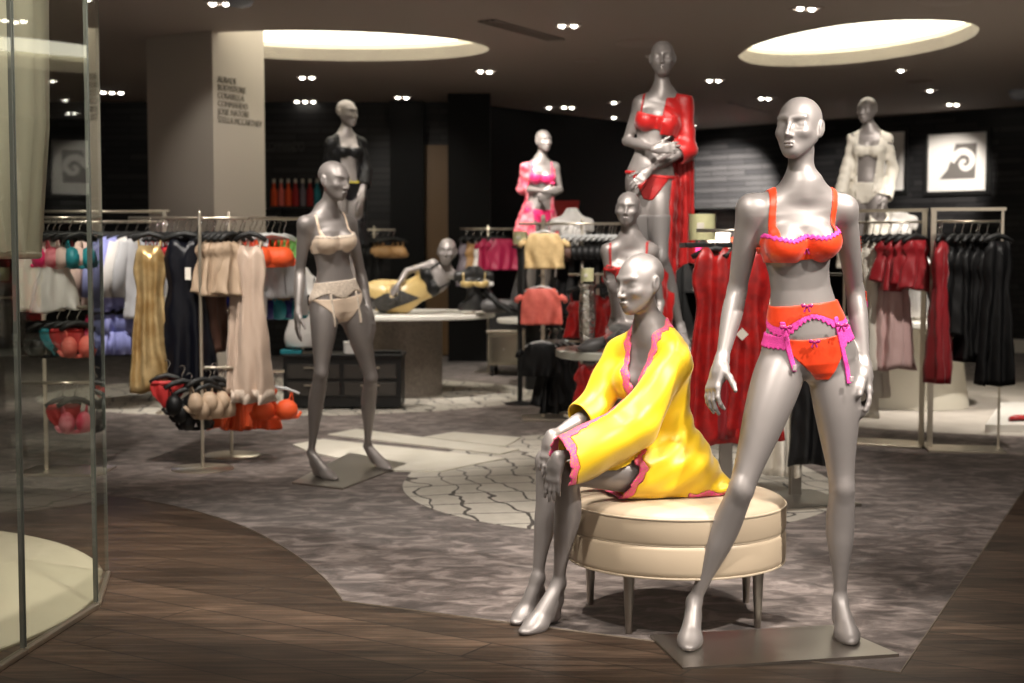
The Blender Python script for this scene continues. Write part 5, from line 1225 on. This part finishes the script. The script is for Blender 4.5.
for u, mm, lb in ((108, M_LAV, 'lavender pyjama shorts on the lower rail'), (119, M_LAV, 'lavender pyjama shorts, the second pair on the lower rail'), (129, M_LAVD, 'periwinkle pyjama shorts on the lower rail'), (99, M_CRIM, 'crimson pyjama shorts by the glass on the lower rail')): garment('shorts', lb, J(u, 222, D - .05) * V3(1, 1, 0) + V3(0, 0, .948), .6, mm, .46, .9)
# ---- stand seen through the glass
D = 8.6
o = thing('display_stand', 'three-tier nickel stand of small garments seen through the glass', 'display stand', J(58, 255, D) * V3(1, 1, 0), 0)
tiers = [1.32 + (255 - v) / 1422 * D for v in (218, 307, 383)]
for z in tiers: MB().tube([(-.24, 0, z), (.20, 0, z)], .010, 8).build('rail', M_NICKEL, o, True)
for x in (-.10, .19): MB().box((x, .02, (tiers[0] + .04) / 2), (.02, .02, tiers[0] + .04)).build('post', M_NICKEL, o)
MB().box((.03, 0, .008), (.5, .36, .016), bev=.003).build('foot_plate', M_NICKEL, o)
for u, mm, k, t, lb in ((48, M_HOT, 'brassiere', 0, 'hot pink bra on the top tier behind the glass'), (60, M_HOTR, 'brassiere', 0, 'raspberry bra on the top tier behind the glass'), (70, M_BLUSH, 'brassiere', 0, 'blush bra on the top tier behind the glass'), (80, M_TEAL, 'brassiere', 0, 'teal bra at the right of the top tier behind the glass'),
        (40, M_IVORY, 'camisole', 0, 'ivory camisole behind the glass'), (54, M_WHT, 'slip_dress', 0, 'white slip behind the glass'), (44, M_BLACKF, 'brassiere', 1, 'black bra on the middle tier behind the glass'), (56, M_TEAL, 'briefs', 1, 'teal briefs on the middle tier behind the glass'), (66, M_REDC, 'briefs', 1, 'red briefs on the middle tier behind the glass'), (76, M_CORAL, 'brassiere', 1, 'coral bra on the middle tier behind the glass'), (60, M_REDC, 'briefs', 2, 'red briefs on the lowest tier behind the glass'), (72, M_HOTR, 'brassiere', 2, 'raspberry bra on the lowest tier behind the glass')):
    p = J(u, 255, D - .02); p[2] = tiers[t] - .012; garment(k, lb, p, .5, mm, .55, .8)
# ---- black cabinet and what stands on it
D = 12.1; a0, a1 = J(283, 380, D), J(401, 380, D); zt = .46
o = thing('drawer_cabinet', 'low black drawer cabinet behind the champagne mannequin', 'cabinet', ((a0[0] + a1[0]) / 2, D + .22, 0)); W_ = a1[0] - a0[0]
MB().box((0, 0, zt / 2 + .01), (W_, .44, zt - .02), bev=.006).build('body', M_BLACKM, o)
MB().box((0, 0, zt), (W_ + .03, .47, .025), bev=.004).build('worktop', M_BLACKM, o)
M_DRW = mat('smoked_glass_front', (.05, .045, .04), rough=.2)
for i in range(2):
    for j in range(2):
        dw = MB().box(((i - .5) * W_ * .48, -.225, .18 + j * .15), (W_ * .44, .016, .12), bev=.003).build('drawer', M_DRW, o); MB().box(((i - .5) * W_ * .48, -.238, .21 + j * .15), (.16, .012, .012)).build('handle', M_NICKEL, dw)
def on_cab(u, y=0.0, z=None): p = J(u, 350, D + .15 + y); p[2] = zt + .013 if z is None else z; return p
for i, (u, sx, sz, mm, lb, y) in enumerate(((292, .18, .03, M_TEAL, 'flat teal box on the black cabinet', 0), (387, .24, .025, M_BLACKM, 'flat black box at the right end of the black cabinet', 0), (352, .13, .10, M_WHT, 'small white box between the champagne mannequin legs', .0), (322, .10, .30, M_WHT, 'tall white carton behind the champagne mannequin', .08))):
    p = on_cab(u, y); b = thing('box', lb, 'box', p, .1 * i); MB().box((0, 0, sz * .42), (sx, .15, sz * .84), bev=.003).build('body', mm, b); MB().box((0, 0, sz * .90), (sx + .008, .158, sz * .2), bev=.003).build('lid', mm, b)
def bust_form(label, c, rz, s, m, clothes=None, neck=True, h=.006, group='bust forms', base=None, s0=-.06):
    o = V3(*c); t = thing('bust_form', label, 'bust form', o, 0, group); fw = V3(math.sin(rz), -math.cos(rz), 0)
    P = o + V3(0, 0, -s0 * s + (base or 0)); N = P + V3(0, 0, .515 * s); T = Torso(P, None, N, fw, fw, s * .94)
    f = Field(o + V3(-.30, -.25, -.02) * s - V3(.02, .02, 0), o + V3(.30, .25, .75) * s + V3(.02, .02, .2), h)
    r = T.frame(.45)[0]; trunk(f, T, T.at(.15, -.01, .46), T.at(-.15, -.01, .46), T.at(0, -.005, .58), s, s, True)
    for sd in (-1, 1): f.op(s_limb(T.at(sd * .15, -.01, .46), T.at(sd * .165, -.005, .40), [.04 * s, .032 * s]), .03)
    x, y, z = f.xyz(); X, Y, S = T.loc(x, y, z); f.F = np.maximum(np.maximum(f.F, (s0 - S)), S - .60).astype(np.float32)
    field_obj(f, 'torso', m, t, o, 2)
    if base: MB().lathe((0, 0, 0), [(.001, 0), (.09, 0), (.09, .008), (.012, .014), (.010, base + .02), (.001, base + .02)], 24).build('stand', M_NICKEL, t, 40)
    if clothes: bra_set(f, T, t, o, [], clothes, None, .006, .010)
    return t
M_WFORM = mat('white_form_lacquer', (.72, .69, .66), rough=.35); M_SFORM = mat('silver_form_lacquer', (.50, .48, .46), rough=.3, metal=.6)
p = on_cab(303, .06); bust_form('white bust form in a black bra on the black cabinet', p, .2, 1.05, M_WFORM, M_BLACKF, base=.05)
p = J(573, 228, 12.2); p[2] = 1.55; bust_form('white shoulder form above the centre rail', J(572, 255, 12.35) * V3(1, 1, 0) + V3(0, 0, 1.12), .1, .92, M_WFORM, None, base=None, h=.007)
p = J(915, 322, 12.2); p[2] = .76; bust_form('silver bust form on the white drum table at right', p, -.2, .88, M_SFORM, None, base=.02, h=.007)
p = J(893, 300, 12.6); p[2] = 1.14; bust_form('white shoulder form behind the top bar of the right racks', J(896, 255, 12.75) * V3(1, 1, 0) + V3(0, 0, .76), 0, .98, M_WFORM, None, base=.36, h=.008)
# pillar stand carrying the white shoulder form of the centre
pc = J(572, 255, 12.35); o = thing('display_pillar', 'slim black pillar under the white shoulder form at centre', 'stand', (pc[0], pc[1], 0)); MB().box((0, 0, .56), (.20, .20, 1.07), bev=.004).build('shaft', M_BLACKM, o); MB().box((0, 0, 1.107), (.26, .26, .025), bev=.004).build('top_plate', M_BLACKM, o); MB().box((0, 0, .012), (.30, .30, .025)).build('foot_plate', M_BLACKM, o)
# ---- mid left small rack, centre racks
D = 15.6; c = J(374, 232, D); zc = 1.32 + 25 / 1422 * D
rail_post_rack('garment_rack', 'short distant rail above the reclining mannequin hip', c, .1, .46, zc, r=.16)
for i, u in enumerate((358, 362, 367, 372, 377)): garment('slip_dress', 'black slip on the short rail left of the reclining mannequin', J(u, 232, D) * V3(1, 1, 0) + V3(0, 0, zc - .012), 1.0, M_BLACKF, .82, .75, group='black slips on the short rail')
for i, u in enumerate((383, 388, 393)): garment('brassiere', 'tan bra at the right end of the short distant rail', J(u, 232, D) * V3(1, 1, 0) + V3(0, 0, zc - .012), .4, M_TAN, w=1.3, group='tan bras on the short rail')
D = 16.0; c = J(488, 232, D); zc = 1.32 + 26 / 1422 * D
rail_post_rack('garment_rack', 'short distant rail right of the reclining mannequin head', c, 0, .62, zc, r=.16)
for u, mm, lb in ((466, M_GREYF, 'mauve grey slip at the left of the rail behind the reclining mannequin'), (473, M_TAN, 'tan slip on the rail behind the reclining mannequin'), (481, M_WHT, 'pale slip left of the crimson camisoles')): garment('slip_dress', lb, J(u, 232, D) * V3(1, 1, 0) + V3(0, 0, zc - .012), .9, mm, .62, .8)
for u in (491, 497, 503): garment('camisole', 'crimson camisole on the rail behind the reclining mannequin', J(u, 232, D) * V3(1, 1, 0) + V3(0, 0, zc - .012), .5, M_CRIM, .45, .9, group='crimson camisoles')
D = 11.7; c = J(582, 222, D); zc = 1.32 + 31 / 1422 * D
rail_post_rack('garment_rack', 'long centre rail full of dark lingerie behind the small round table', c, 0, 1.04, zc, r=.2)
for i, u in enumerate((567, 573, 579, 585, 591, 597, 603, 609, 615, 621)): garment('brassiere', 'black bra on a clear hanger along the centre rail', J(u, 222, D) * V3(1, 1, 0) + V3(0, 0, zc - .012), .85, M_BLACKF if i != 1 else M_BROWN, w=1.1, hang='clear', group='black bras on the centre rail')
for i, u in enumerate((565, 576, 588, 600, 612)): garment('slip_dress', 'black slip in the second row of the centre rail', J(u, 222, D + .12) * V3(1, 1, 0) + V3(0, 0, zc - .014), .9, M_BLACKF, .75, .85, hang='clear', group='black slips on the centre rail')
D = 11.3
o = thing('garment_stand', 'three-arm stand showing butter, coral and black tops at centre', 'clothes stand', J(543, 300, D + .1) * V3(1, 1, 0))
MB().box((0, 0, .83), (.03, .03, 1.62)).build('post', M_NICKEL, o); MB().box((0, 0, .01), (.34, .34, .02), bev=.003).build('foot_plate', M_NICKEL, o)
ZS = [1.32 + (255 - v) / 1422 * D for v in (221, 276, 331)]
for z in ZS: MB().tube([(0, -.14, z - .005), (0, 0, z - .005)], .009, 8).build('arm', M_NICKEL, o, True)
def fr(u, z): p = J(u, 255, D - .02); p[2] = z; return p
garment('camisole', 'butter yellow lace top at the top of the centre stand', fr(544, ZS[0]), 0, M_BUTTER, .38, .86, hang='clear', ph=.5)
garment('camisole', 'coral lace top at the middle of the centre stand', fr(541, ZS[1]), 0, M_CORAL, .385, .88, hang='clear', ph=2.5)
garment('camisole', 'black satin top at the bottom of the centre stand', fr(541, ZS[2]), 0, M_BLACKF, .36, .84, hang='clear')
for i, (u, L) in enumerate(((549, .62), (556, .66), (563, .60))): garment('slip_dress', 'long black slip behind the black top of the centre stand', J(u, 255, D + .14) * V3(1, 1, 0) + V3(0, 0, ZS[2] + .0), .5, M_BLACKF, L, .8, hang='clear', group='low black slips at centre')
for u, mm, z, L, w_, lb in ((579, M_SCAR, 1.16, .46, .62, 'narrow scarlet slip left of the silver candlestick'), (604, M_SCAR, 1.18, .58, .9, 'scarlet slip right of the silver candlestick'), (617, M_SCAR, 1.14, .56, .8, 'scarlet slip beside the seated red mannequin arm'), (590, M_SCAR, .66, .56, .80, 'scarlet slip hanging below the small round table')):
    garment('slip_dress', lb, J(u, 255, 10.6) * V3(1, 1, 0) + V3(0, 0, z), .15, mm, L, w_, hang='black')
o = thing('garment_rack', 'two-level nickel rack of scarlet slips behind the small round table', 'clothes rack', J(598, 255, 10.62) * V3(1, 1, 0))
for z in (1.175, .675): MB().tube([(-.22, 0, z), (.22, 0, z)], .009, 8).build('rail', M_NICKEL, o, True)
MB().box((.0, .03, .60), (.025, .025, 1.18)).build('post', M_NICKEL, o); MB().box((0, .03, .01), (.34, .3, .02)).build('foot_plate', M_NICKEL, o)
# mirrored chest on the far carpet
D = 15.4; a0 = J(489, 350, D); o = thing('mirrored_chest', 'low mirrored chest on black feet left of the centre stand', 'chest', (a0[0] + .36, D + .2, 0), -.12)
MB().box((0, 0, .30), (.70, .40, .36), bev=.006).build('body', mat('antique_mirror', (.42, .38, .30), rough=.15, metal=.8), o); MB().box((0, 0, .49), (.74, .44, .025), bev=.004).build('top', M_NICKEL, o)
for x in (-.17, .17): dw = MB().box((x, -.205, .30), (.30, .016, .28), bev=.004).build('drawer', mat('smoky_mirror', (.30, .27, .22), rough=.12, metal=.9), o); MB().lathe((x, -.225, .30), [(.001, -.012), (.014, -.006), (.014, .006), (.001, .012)], 12).build('knob', M_CHROME, dw)
for x in (-.31, .31):
    for y in (-.16, .16): MB().lathe((x, y, 0), [(.014, 0), (.02, .06), (.028, .125)], 10).build('foot', M_BLACKM, o, True)
p = J(505, 330, D + .2); b = MB(); o = thing('storage_box', 'dark upright storage box on the mirrored chest', 'box', (p[0], D + .2, .5025)); MB().box((0, 0, .15), (.34, .26, .30), bev=.006).build('body', M_BLACKM, o); MB().box((0, 0, .315), (.36, .28, .035), bev=.004).build('lid', M_BLACKM, o)
# hosiery leg with candle at the right end of the big table
def leg_form():
    D = 13.0; zb = .78; c = J(490, 310, D); o = V3(c[0], c[1], zb); t = thing('leg_form', 'grey stockinged leg form with toes up at the right end of the big round table', 'display leg', o)
    f = Field(o + V3(-.12, -.28, -.01), o + V3(.42, .2, .78), .006)
    K = o + V3(.02, -.04, .10); A = J(523, 262, D); T_ = J(519, 240, D)
    f.op(s_limb(o + V3(-.02, 0, .075), J(515, 306, D) + V3(0, 0, 0), [.07, .062, .052]), .02); f.op(s_limb(J(515, 306, D), A, [.05, .052, .045, .032, .028]), .03); f.op(s_limb(A, T_, [.03, .032, .026]), .03); f.op(s_ell(A + V3(.03, 0, .02), (.032, .03, .04)), .03)
    x, y, z = f.xyz(); f.F = np.maximum(f.F, zb - z).astype(np.float32); field_obj(f, 'leg', M_GREYST, t, o, 2)
leg_form()
p = J(474, 313, 13.0); p[2] = .78; bust_form('black and gold bust form beside the reclining mannequin on the big table', p, .1, .62, mat('black_form', (.02, .02, .02), rough=.4), M_GOLD, base=.03, h=.006)
p = J(527, 255, 12.6); 
def candle(label, c, r, h, wax, m=None):
    o = thing('jar_candle', label, 'candle', c); MB().lathe((0, 0, 0), [(.001, 0), (r * .92, 0), (r, .01), (r, h), (r * .95, h), (r * .95, .015), (.001, .012)], 40).build('jar', glass_mat('jar_glass', (.96, .96, .9)) if 'jar_glass' not in bpy.data.materials else bpy.data.materials['jar_glass'], o, 40)
    MB().lathe((0, 0, .014), [(.001, 0), (r * .93, 0), (r * .93, h * .86), (.001, h * .86)], 40).build('wax', wax, o, 40); MB().tube([(0, 0, h * .86), (.002, 0, h * .97)], .003, 6).build('wick', M_BLACKM, o)
    MB().box((-r * .25, -r * .985, h * .55), (r * .5, .004, h * .22), bev=.001).build('label_patch', M_TAG, o); return o
M_WAX = mat('ivory_wax', (.84, .82, .62), rough=.5)
# red nightdress rack with its candle ledge
D = 7.55; zq = 1.36
o = thing('garment_rack', 'wide steel post rack of scarlet nightdresses behind the nearest mannequin', 'clothes rack', J(727, 300, D) * V3(1, 1, 0), .10)
MB().box((-.03, .02, zq + .012), (.42, .16, .026), bev=.004).build('ledge', M_BLACKM, o); MB().box((.0, 0, .66), (.068, .03, 1.30), bev=.002).build('post', M_STEEL, o); MB().box((0, 0, .008), (.42, .40, .014), bev=.003).build('foot_plate', M_STEEL, o); MB().tube([(-.20, -.14, zq + .087), (.30, -.14, zq + .087)], .009, 8).build('rail', M_STEEL, o, True)
def rd(u, y=0.0): q = J(u, 255, D - .155 + y); q[2] = zq + .075; return q
garment('gown', 'scarlet satin nightdress with a cut-out bow nearest the candle ledge', rd(715), .05, M_SCAR, 1.10, .80, ph=.2, top=-.12)
garment('gown', 'scarlet nightdress with a white diamond tag behind the nearest mannequin forearm', rd(748, -.02), -.05, M_SCAR, 1.06, .90, ph=3.0, top=-.12)
garment('gown', 'deeper scarlet nightdress edge-on at the right of the ledge rack', rd(738, .03), .7, M_WINE, 1.06, .7, top=-.15)
q = rd(743, -.085); q[2] = 1.32 - (333 - 255) / 1422 * (D - .12); MB().box((0, 0, 0), (.046, .003, .046), rot=Matrix.Rotation(R(45), 3, 'Y')).build('price_card', M_TAG).location = [float(x) for x in (q + V3(0, .0, 0))]
tag(bpy.data.objects['price_card'], 'white diamond price card on the scarlet nightdress', 'price card')
candle('large pale candle jar on the black ledge over the scarlet nightdresses', J(702, 246, D - .0) * V3(1, 1, 0) + V3(0, 0, zq + .0255), .074, .158, M_WAX)
# silver candlestick on the small table
q = J(587, 345, 8.12); q[2] = TBZ; o = thing('candlestick', 'crinkled silver candlestick on the small round table', 'candlestick', q)
b = MB(); vs = []; nn = 28; prof = [(.055, 0), (.058, .01), (.040, .03), (.046, .10), (.052, .20), (.048, .30), (.040, .36), (.054, .375), (.054, .385)]
MB().lathe((0, 0, 0), [(.001, 0)] + prof + [(.001, .385)], 9).build('stem', mat('crinkled_silver', (.62, .60, .56), rough=.22, metal=1.0, bump=(30, .9, .02)), o, 30)
candle('small pale candle jar on top of the silver candlestick', q + V3(0, 0, .386), .040, .088, M_WAX)
candle('pale candle jar standing above the stockinged leg form', J(520, 246, 12.55) * V3(1, 1, 0) + V3(0, 0, 1.32 + (255 - 246) / 1422 * 12.55), .065, .13, M_WAX)
pz = 1.32 + 9 / 1422 * 12.55; o = thing('candle_pedestal', 'slim grey pedestal carrying a candle jar right of the big table', 'stand', J(520, 246, 12.55) * V3(1, 1, 0)); MB().lathe((0, 0, 0), [(.001, 0), (.13, 0), (.13, .012), (.022, .03), (.022, pz - .03), (.075, pz - .012), (.075, pz - .001), (.001, pz - .001)], 28).build('column', M_BLACKM, o, 40)
# second low stand with black and ivory gowns behind the nearest legs
D = 7.7; c = J(795, 485, D); o = thing('garment_rack', 'steel rack of black and ivory gowns between the nearest mannequin legs', 'clothes rack', (c[0], D, 0), .35)
MB().box((0, 0, .62), (.065, .03, 1.22), bev=.002).build('post', M_STEEL, o); MB().box((-.05, -.12, .008), (.46, .50, .014), bev=.003).build('foot_plate', M_STEEL, o); MB().tube([(-.28, 0, 1.215), (.28, 0, 1.215)], .009, 8).build('rail', M_STEEL, o, True)
for u, mm, L, lb, y in ((812, M_BLACKF, 1.02, 'black gown hanging between the nearest mannequin legs', -.02), (778, M_IVORY, 1.08, 'ivory gown hanging left of the black one between the legs', .02)): q = J(u, 300, D + y); q[2] = 1.203; garment('gown', lb, q, .1, mm, L, .62)
# ---- right racks: rectangular nickel frames
def frame_rack(label, u0, u1, D0, D1, z, zlow):
    a, b_ = J(u0, 255, D0) * V3(1, 1, 0), J(u1, 255, D1) * V3(1, 1, 0); d = nrm(b_ - a); L = np.linalg.norm(b_ - a); o = thing('garment_rack', label, 'clothes rack', a, math.atan2(d[1], d[0]))
    for x in (0, L): MB().box((x, 0, z / 2), (.034 if x == 0 else .016, .03 if x == 0 else .016, z)).build('post', M_NICKEL, o)
    MB().box((L / 2, 0, z), (L + .04, .03, .022)).build('top_bar', M_NICKEL, o); MB().tube([(0, 0, zlow), (L, 0, zlow)], .009, 8).build('rail', M_NICKEL, o, True)
    MB().box((L / 2, -.02, .009), (L + .06, .32, .016), bev=.003).build('foot_plate', M_NICKEL, o); return a, b_
zt_ = 1.32 + 45 / 1422 * 9.7; zw = 1.32 + 33 / 1422 * 9.7
a, b_ = frame_rack('square nickel rack of black gowns at the right', 933, 1002, 9.62, 9.55, zt_, zw)
def at(a, b_, t, y=0.0): q = a * (1 - t) + b_ * t + V3(0, y, 0); q[2] = zw - .012; return q
garment('gown', 'wine red gown at the left end of the black gown rack', at(a, b_, .05, -.10), 1.0, M_WINE, 1.06, .62)
garment('gown', 'wine red gown just behind the first on the black gown rack', at(a, b_, .12, .06), 1.1, M_WINE, 1.06, .62)
for i, t in enumerate((.30, .42, .54, .66, .78)): garment('slip_dress', 'black slip with white tags in the middle of the right rack', at(a, b_, t), .8, M_BLACKF, (.72, .76, .92, .90, .90)[i], .7, hang='black', group='black slips on the right rack', tagged=i % 2 == 0)
garment('gown', 'long black gown at the right end of the right rack', at(a, b_, .90, -.05), .2, M_BLACKF, 1.08, .72)
garment('gown', 'black gown second from the right end of the right rack', at(a, b_, .68, .08), .5, M_BLACKF, .90, .7)
a, b_ = frame_rack('square nickel rack of ivory and dusty pink gowns at the right', 924.5, 845, 9.75, 10.0, zt_, zw)
for i, (t, mm, L, lb) in enumerate(((.74, M_IVORY, 1.36, 'ivory gown farthest left on the pale gown rack'), (.65, M_IVORY, 1.2, 'ivory gown second on the pale gown rack'), (.56, M_IVORY, 1.02, 'ivory gown beside the dusty pink ones'), (.43, M_DUSTY, 1.0, 'dusty pink gown on the pale gown rack, left one'), (.30, M_DUSTY, 1.0, 'dusty pink gown on the pale gown rack, right one'))): garment('gown', lb, at(a, b_, t), .75, mm, L, .72)
for i, t in enumerate((.50, .38, .27, .16)): garment('slip_dress', 'short wine red lace slip on the pale gown rack', at(a, b_, t, -.10), .4, M_WINE, .40 + .05 * (i % 2), .72, group='short wine red slips on the pale gown rack', top=-.13)
# white low platform at the right edge and what lies on it
q = gpts([(985, 433), (1001, 409), (1062, 409), (1072, 433)]); slab('trim_5', q, -.001, .06, M_WHITE, 'low white platform at the right edge')
q = G(1021, 421, .06); o = thing('shoe', 'red shoe lying on the low white platform', 'shoe', q, .3); MB().tube([(-.10, 0, .02), (-.05, 0, .03), (.03, 0, .026), (.10, 0, .018)], [.022, .03, .034, .018], 10, flat=((0, 0, 1), .6)).build('upper', M_RED, o, True); MB().box((0, 0, .004), (.20, .055, .008), bev=.003).build('sole', M_BLACKM, o)
# shelves along the stone wall, seen under the lit stones
def wshelf(t0, t1, zs, label):
    c0 = V3(2.9, 22.7, 0) + WDIR * t0; o = thing('shelf_unit', label, 'shelf', c0 + V3(WDIR[1], -WDIR[0], 0) * .2, math.atan2(WDIR[1], WDIR[0])); L = t1 - t0
    for z in zs: MB().box((L / 2, 0, z), (L, .36, .03)).build('board', M_BLACKM, o)
    for x in (0.02, L / 2, L - .02): MB().box((x, 0, max(zs) / 2), (.03, .36, max(zs))).build('upright', M_BLACKM, o)
    return c0, o
c0, o = wshelf(.05, 2.6, (.75, 1.35, 2.05), 'black shelving below the lit stone wall')
for i, (t, z, mm, w_, h_, lb) in enumerate(((.25, 1.365, M_HOT, .16, .14, 'hot pink box on the black wall shelf'), (.55, 1.365, M_TAG, .26, .34, 'tall cream box on the black wall shelf'), (.95, 1.365, M_TANG, .18, .22, 'orange box on the black wall shelf'), (1.3, 1.365, M_WHT, .3, .4, 'large white box on the black wall shelf'), (1.7, 1.365, M_REDC, .2, .2, 'red box on the black wall shelf'), (.3, .765, M_BLUSH, .3, .2, 'blush box on the lower wall shelf'), (.9, .765, M_WHT, .25, .3, 'white box on the lower wall shelf'))):
    p = c0 + WDIR * (t) + V3(WDIR[1], -WDIR[0], 0) * .2; b = thing('gift_box', lb, 'box', V3(p[0], p[1], z), math.atan2(WDIR[1], WDIR[0])); MB().box((0, 0, h_ * .42), (w_, .2, h_ * .84), bev=.004).build('body', mm, b); MB().box((0, 0, h_ * .9), (w_ + .012, .212, h_ * .2), bev=.004).build('lid', mm, b)
# warm shelf behind the champagne mannequin, on the black wall
p0 = J(268, 215, 18.2); o = thing('shelf_unit', 'long wall shelf of bright bottles behind the column', 'shelf', (p0[0], 18.38, 0)); zz = 1.32 + (255 - 206) / 1422 * 18.2
MB().box((.45, 0, zz - .02), (1.3, .3, .03)).build('board', M_BLACKM, o)
for x in (.1, .8): MB().box((x, .08, zz - .10), (.03, .2, .14)).build('bracket', M_BLACKM, o)
for i, mm in enumerate((M_TANG, M_CORAL, M_TANG, M_REDC, M_GREYF, M_REDC, M_TEAL)):
    u = 274 + i * 7.2; p = J(u, 206, 18.35); b = thing('bottle', 'bottle on the far shelf behind the champagne mannequin head', 'bottle', V3(p[0], 18.36, zz - .004), 0, 'bottles on the far shelf'); MB().lathe((0, 0, 0), [(.001, 0), (.04, 0), (.042, .02), (.040, .20), (.018, .25), (.016, .30), (.001, .30)], 16).build('glass', mm, b, 40); MB().lathe((0, 0, .301), [(.02, 0), (.02, .05), (.001, .052)], 12).build('cap', M_NICKEL, b, 40)
p0 = J(558, 205, 17.5); o = thing('shop_box', 'dark red box on the distant counter behind the pink robed mannequin', 'box', (p0[0], 17.6, 1.60)); MB().box((0, 0, .17), (.5, .3, .34), bev=.01).build('body', M_REDC, o); MB().box((0, 0, .36), (.52, .32, .05), bev=.006).build('lid', M_REDC, o)
o = thing('counter', 'tall black counter far behind the centre rail', 'counter', (p0[0] + .35, 17.6, 0)); MB().box((0, 0, .785), (1.6, .5, 1.57), bev=.006).build('body', M_BLACKM, o); MB().box((0, 0, 1.585), (1.66, .55, .03), bev=.004).build('top', M_BLACKM, o)
w = bpy.data.worlds.new('world'); SC.world = w; w.use_nodes = True; w.node_tree.nodes['Background'].inputs[0].default_value = (.9, .8, .7, 1); w.node_tree.nodes['Background'].inputs[1].default_value = .85
def spot(p, tgt, power, ang=40, blend=.7, r=.05, col=(1, .93, .84)):
    l = bpy.data.lights.new('scene_spot', 'SPOT'); l.energy = power; l.spot_size = R(ang); l.spot_blend = blend; l.shadow_soft_size = r; l.color = col
    o = bpy.data.objects.new('scene_spot', l); link(o); o.location = [float(q) for q in p]
    o.rotation_euler = (Vector([float(q) for q in tgt]) - o.location).to_track_quat('-Z', 'Y').to_euler(); return o
Z = 3.22
SP = [  # lamp position, aim, power, cone; shop spots plus added fill
    ((2.6, 3.3, Z), (1.05, 4.8, 1.25), 620, 34), ((1.9, .9, Z), (1.1, 4.8, 1.4), 170, 24), ((1.75, 3.9, Z), (1.02, 4.8, 1.4), 210, 30), ((.1, 4.4, Z), (.45, 5.08, 1.15), 190, 30), ((-.2, 2.9, Z), (.6, 5.0, .9), 260, 38), ((2.0, 5.6, Z), (1.0, 5.0, .6), 120, 40),
    ((-.3, 5.0, Z), (.35, 5.1, .7), 170, 36), ((-1.5, 6.6, Z), (-1.1, 8.4, 1.1), 200, 34), ((-.4, 7.4, Z), (-1.0, 8.4, .8), 110, 40),
    ((-.6, 5.2, Z), (-.5, 6.1, 0), 320, 62), ((-2.0, 4.5, Z), (-1.15, 5.6, 0), 190, 60), ((2.5, 4.3, Z), (2.3, 5.7, 0), 130, 60), ((.2, 3.2, Z), (.1, 4.4, 0), 110, 60), ((1.0, 6.3, Z), (1.0, 7.6, 0), 120, 60), ((2.8, 6.0, Z), (2.6, 7.2, 0), 90, 60),  # the spot aimed at the right oak floor is added to brighten it
    ((.3, 6.9, Z), (.85, 8.4, 1.5), 260, 34), ((1.4, 6.9, Z), (1.0, 8.3, 1.6), 130, 38), ((1.9, 6.8, Z), (1.5, 8.0, .9), 150, 36),
    ((-2.4, 7.2, Z), (-1.9, 8.8, 1.1), 190, 40), ((-1.4, 7.6, Z), (-1.6, 9.0, 1.0), 160, 44), ((-3.4, 10.3, Z), (-3.4, 11.9, 1.2), 330, 44),
    ((-.6, 11.4, Z), (-.9, 13.2, .8), 400, 44), ((-1.5, 11.8, Z), (-1.5, 13.4, 1.9), 200, 38), ((-2.0, 10.6, Z), (-1.9, 12.0, 0), 260, 60), ((-.4, 9.0, Z), (-.6, 10.2, 0), 240, 60),
    ((.5, 10.2, Z), (.5, 11.8, 1.2), 280, 42), ((.2, 12.2, Z), (.35, 13.9, 1.9), 210, 34), ((.1, 13.0, Z), (-.2, 15.2, .8), 240, 50),
    ((3.0, 8.2, Z), (3.1, 9.8, 1.1), 260, 40), ((3.0, 10.6, Z), (3.0, 12.3, 1.9), 140, 36), ((3.6, 11.0, Z), (3.9, 12.4, .4), 360, 56), ((4.6, 10.6, Z), (4.2, 11.6, 0), 480, 60),
    ((5.2, 16.8, Z), (5.95, 19.6, 2.4), 750, 26), ((4.4, 17.4, Z), (4.8, 20.6, 2.35), 600, 26), ((3.0, 20.4, Z), (3.25, 22.4, 1.9), 2600, 62), ((-2.0, 15.8, Z), (-1.0, 18.6, 1.3), 60, 60),
    ((-2.1, 11.2, Z), (-2.5, 13.0, 2.1), 60, 40), ((-2.9, 5.2, 2.9), (-2.4, 5.5, 0), 110, 110), ((-.8, 4.2, Z), (-1.85, 4.75, 1.9), 190, 70), ((-1.74, 6.0, Z), (-1.95, 5.6, 0), 60, 60), ((.4, 6.0, Z), (.9, 8.4, 2.3), 200, 26), ((1.0, 6.0, Z), (1.1, 7.5, 1.3), 130, 36), ((-2.4, 6.8, Z), (-2.9, 8.6, 1.0), 160, 50)]  # drum, plinth, red head and candle lamps are added to brighten them
for p, t, e, a in SP: spot(p, t, e, a)
SC.view_settings.view_transform = 'Standard'; SC.view_settings.look = 'None'; SC.view_settings.gamma = 1; SC.view_settings.use_curve_mapping = False
SC.view_settings.exposure = .10
cd = bpy.data.cameras.new('camera'); co = bpy.data.objects.new('camera', cd); link(co)
co.location = (0, 0, CAM_H); co.rotation_euler = (PI / 2 - PITCH, 0, 0); cd.sensor_width = 36; cd.lens = F_PX / 1024 * 36; cd.clip_end = 200
cd.dof.use_dof = True; cd.dof.focus_distance = 4.85; cd.dof.aperture_fstop = 3.2
SC.camera = co
SC.cycles.use_denoising = True; SC.cycles.max_bounces = 8; SC.cycles.sample_clamp_indirect = 4
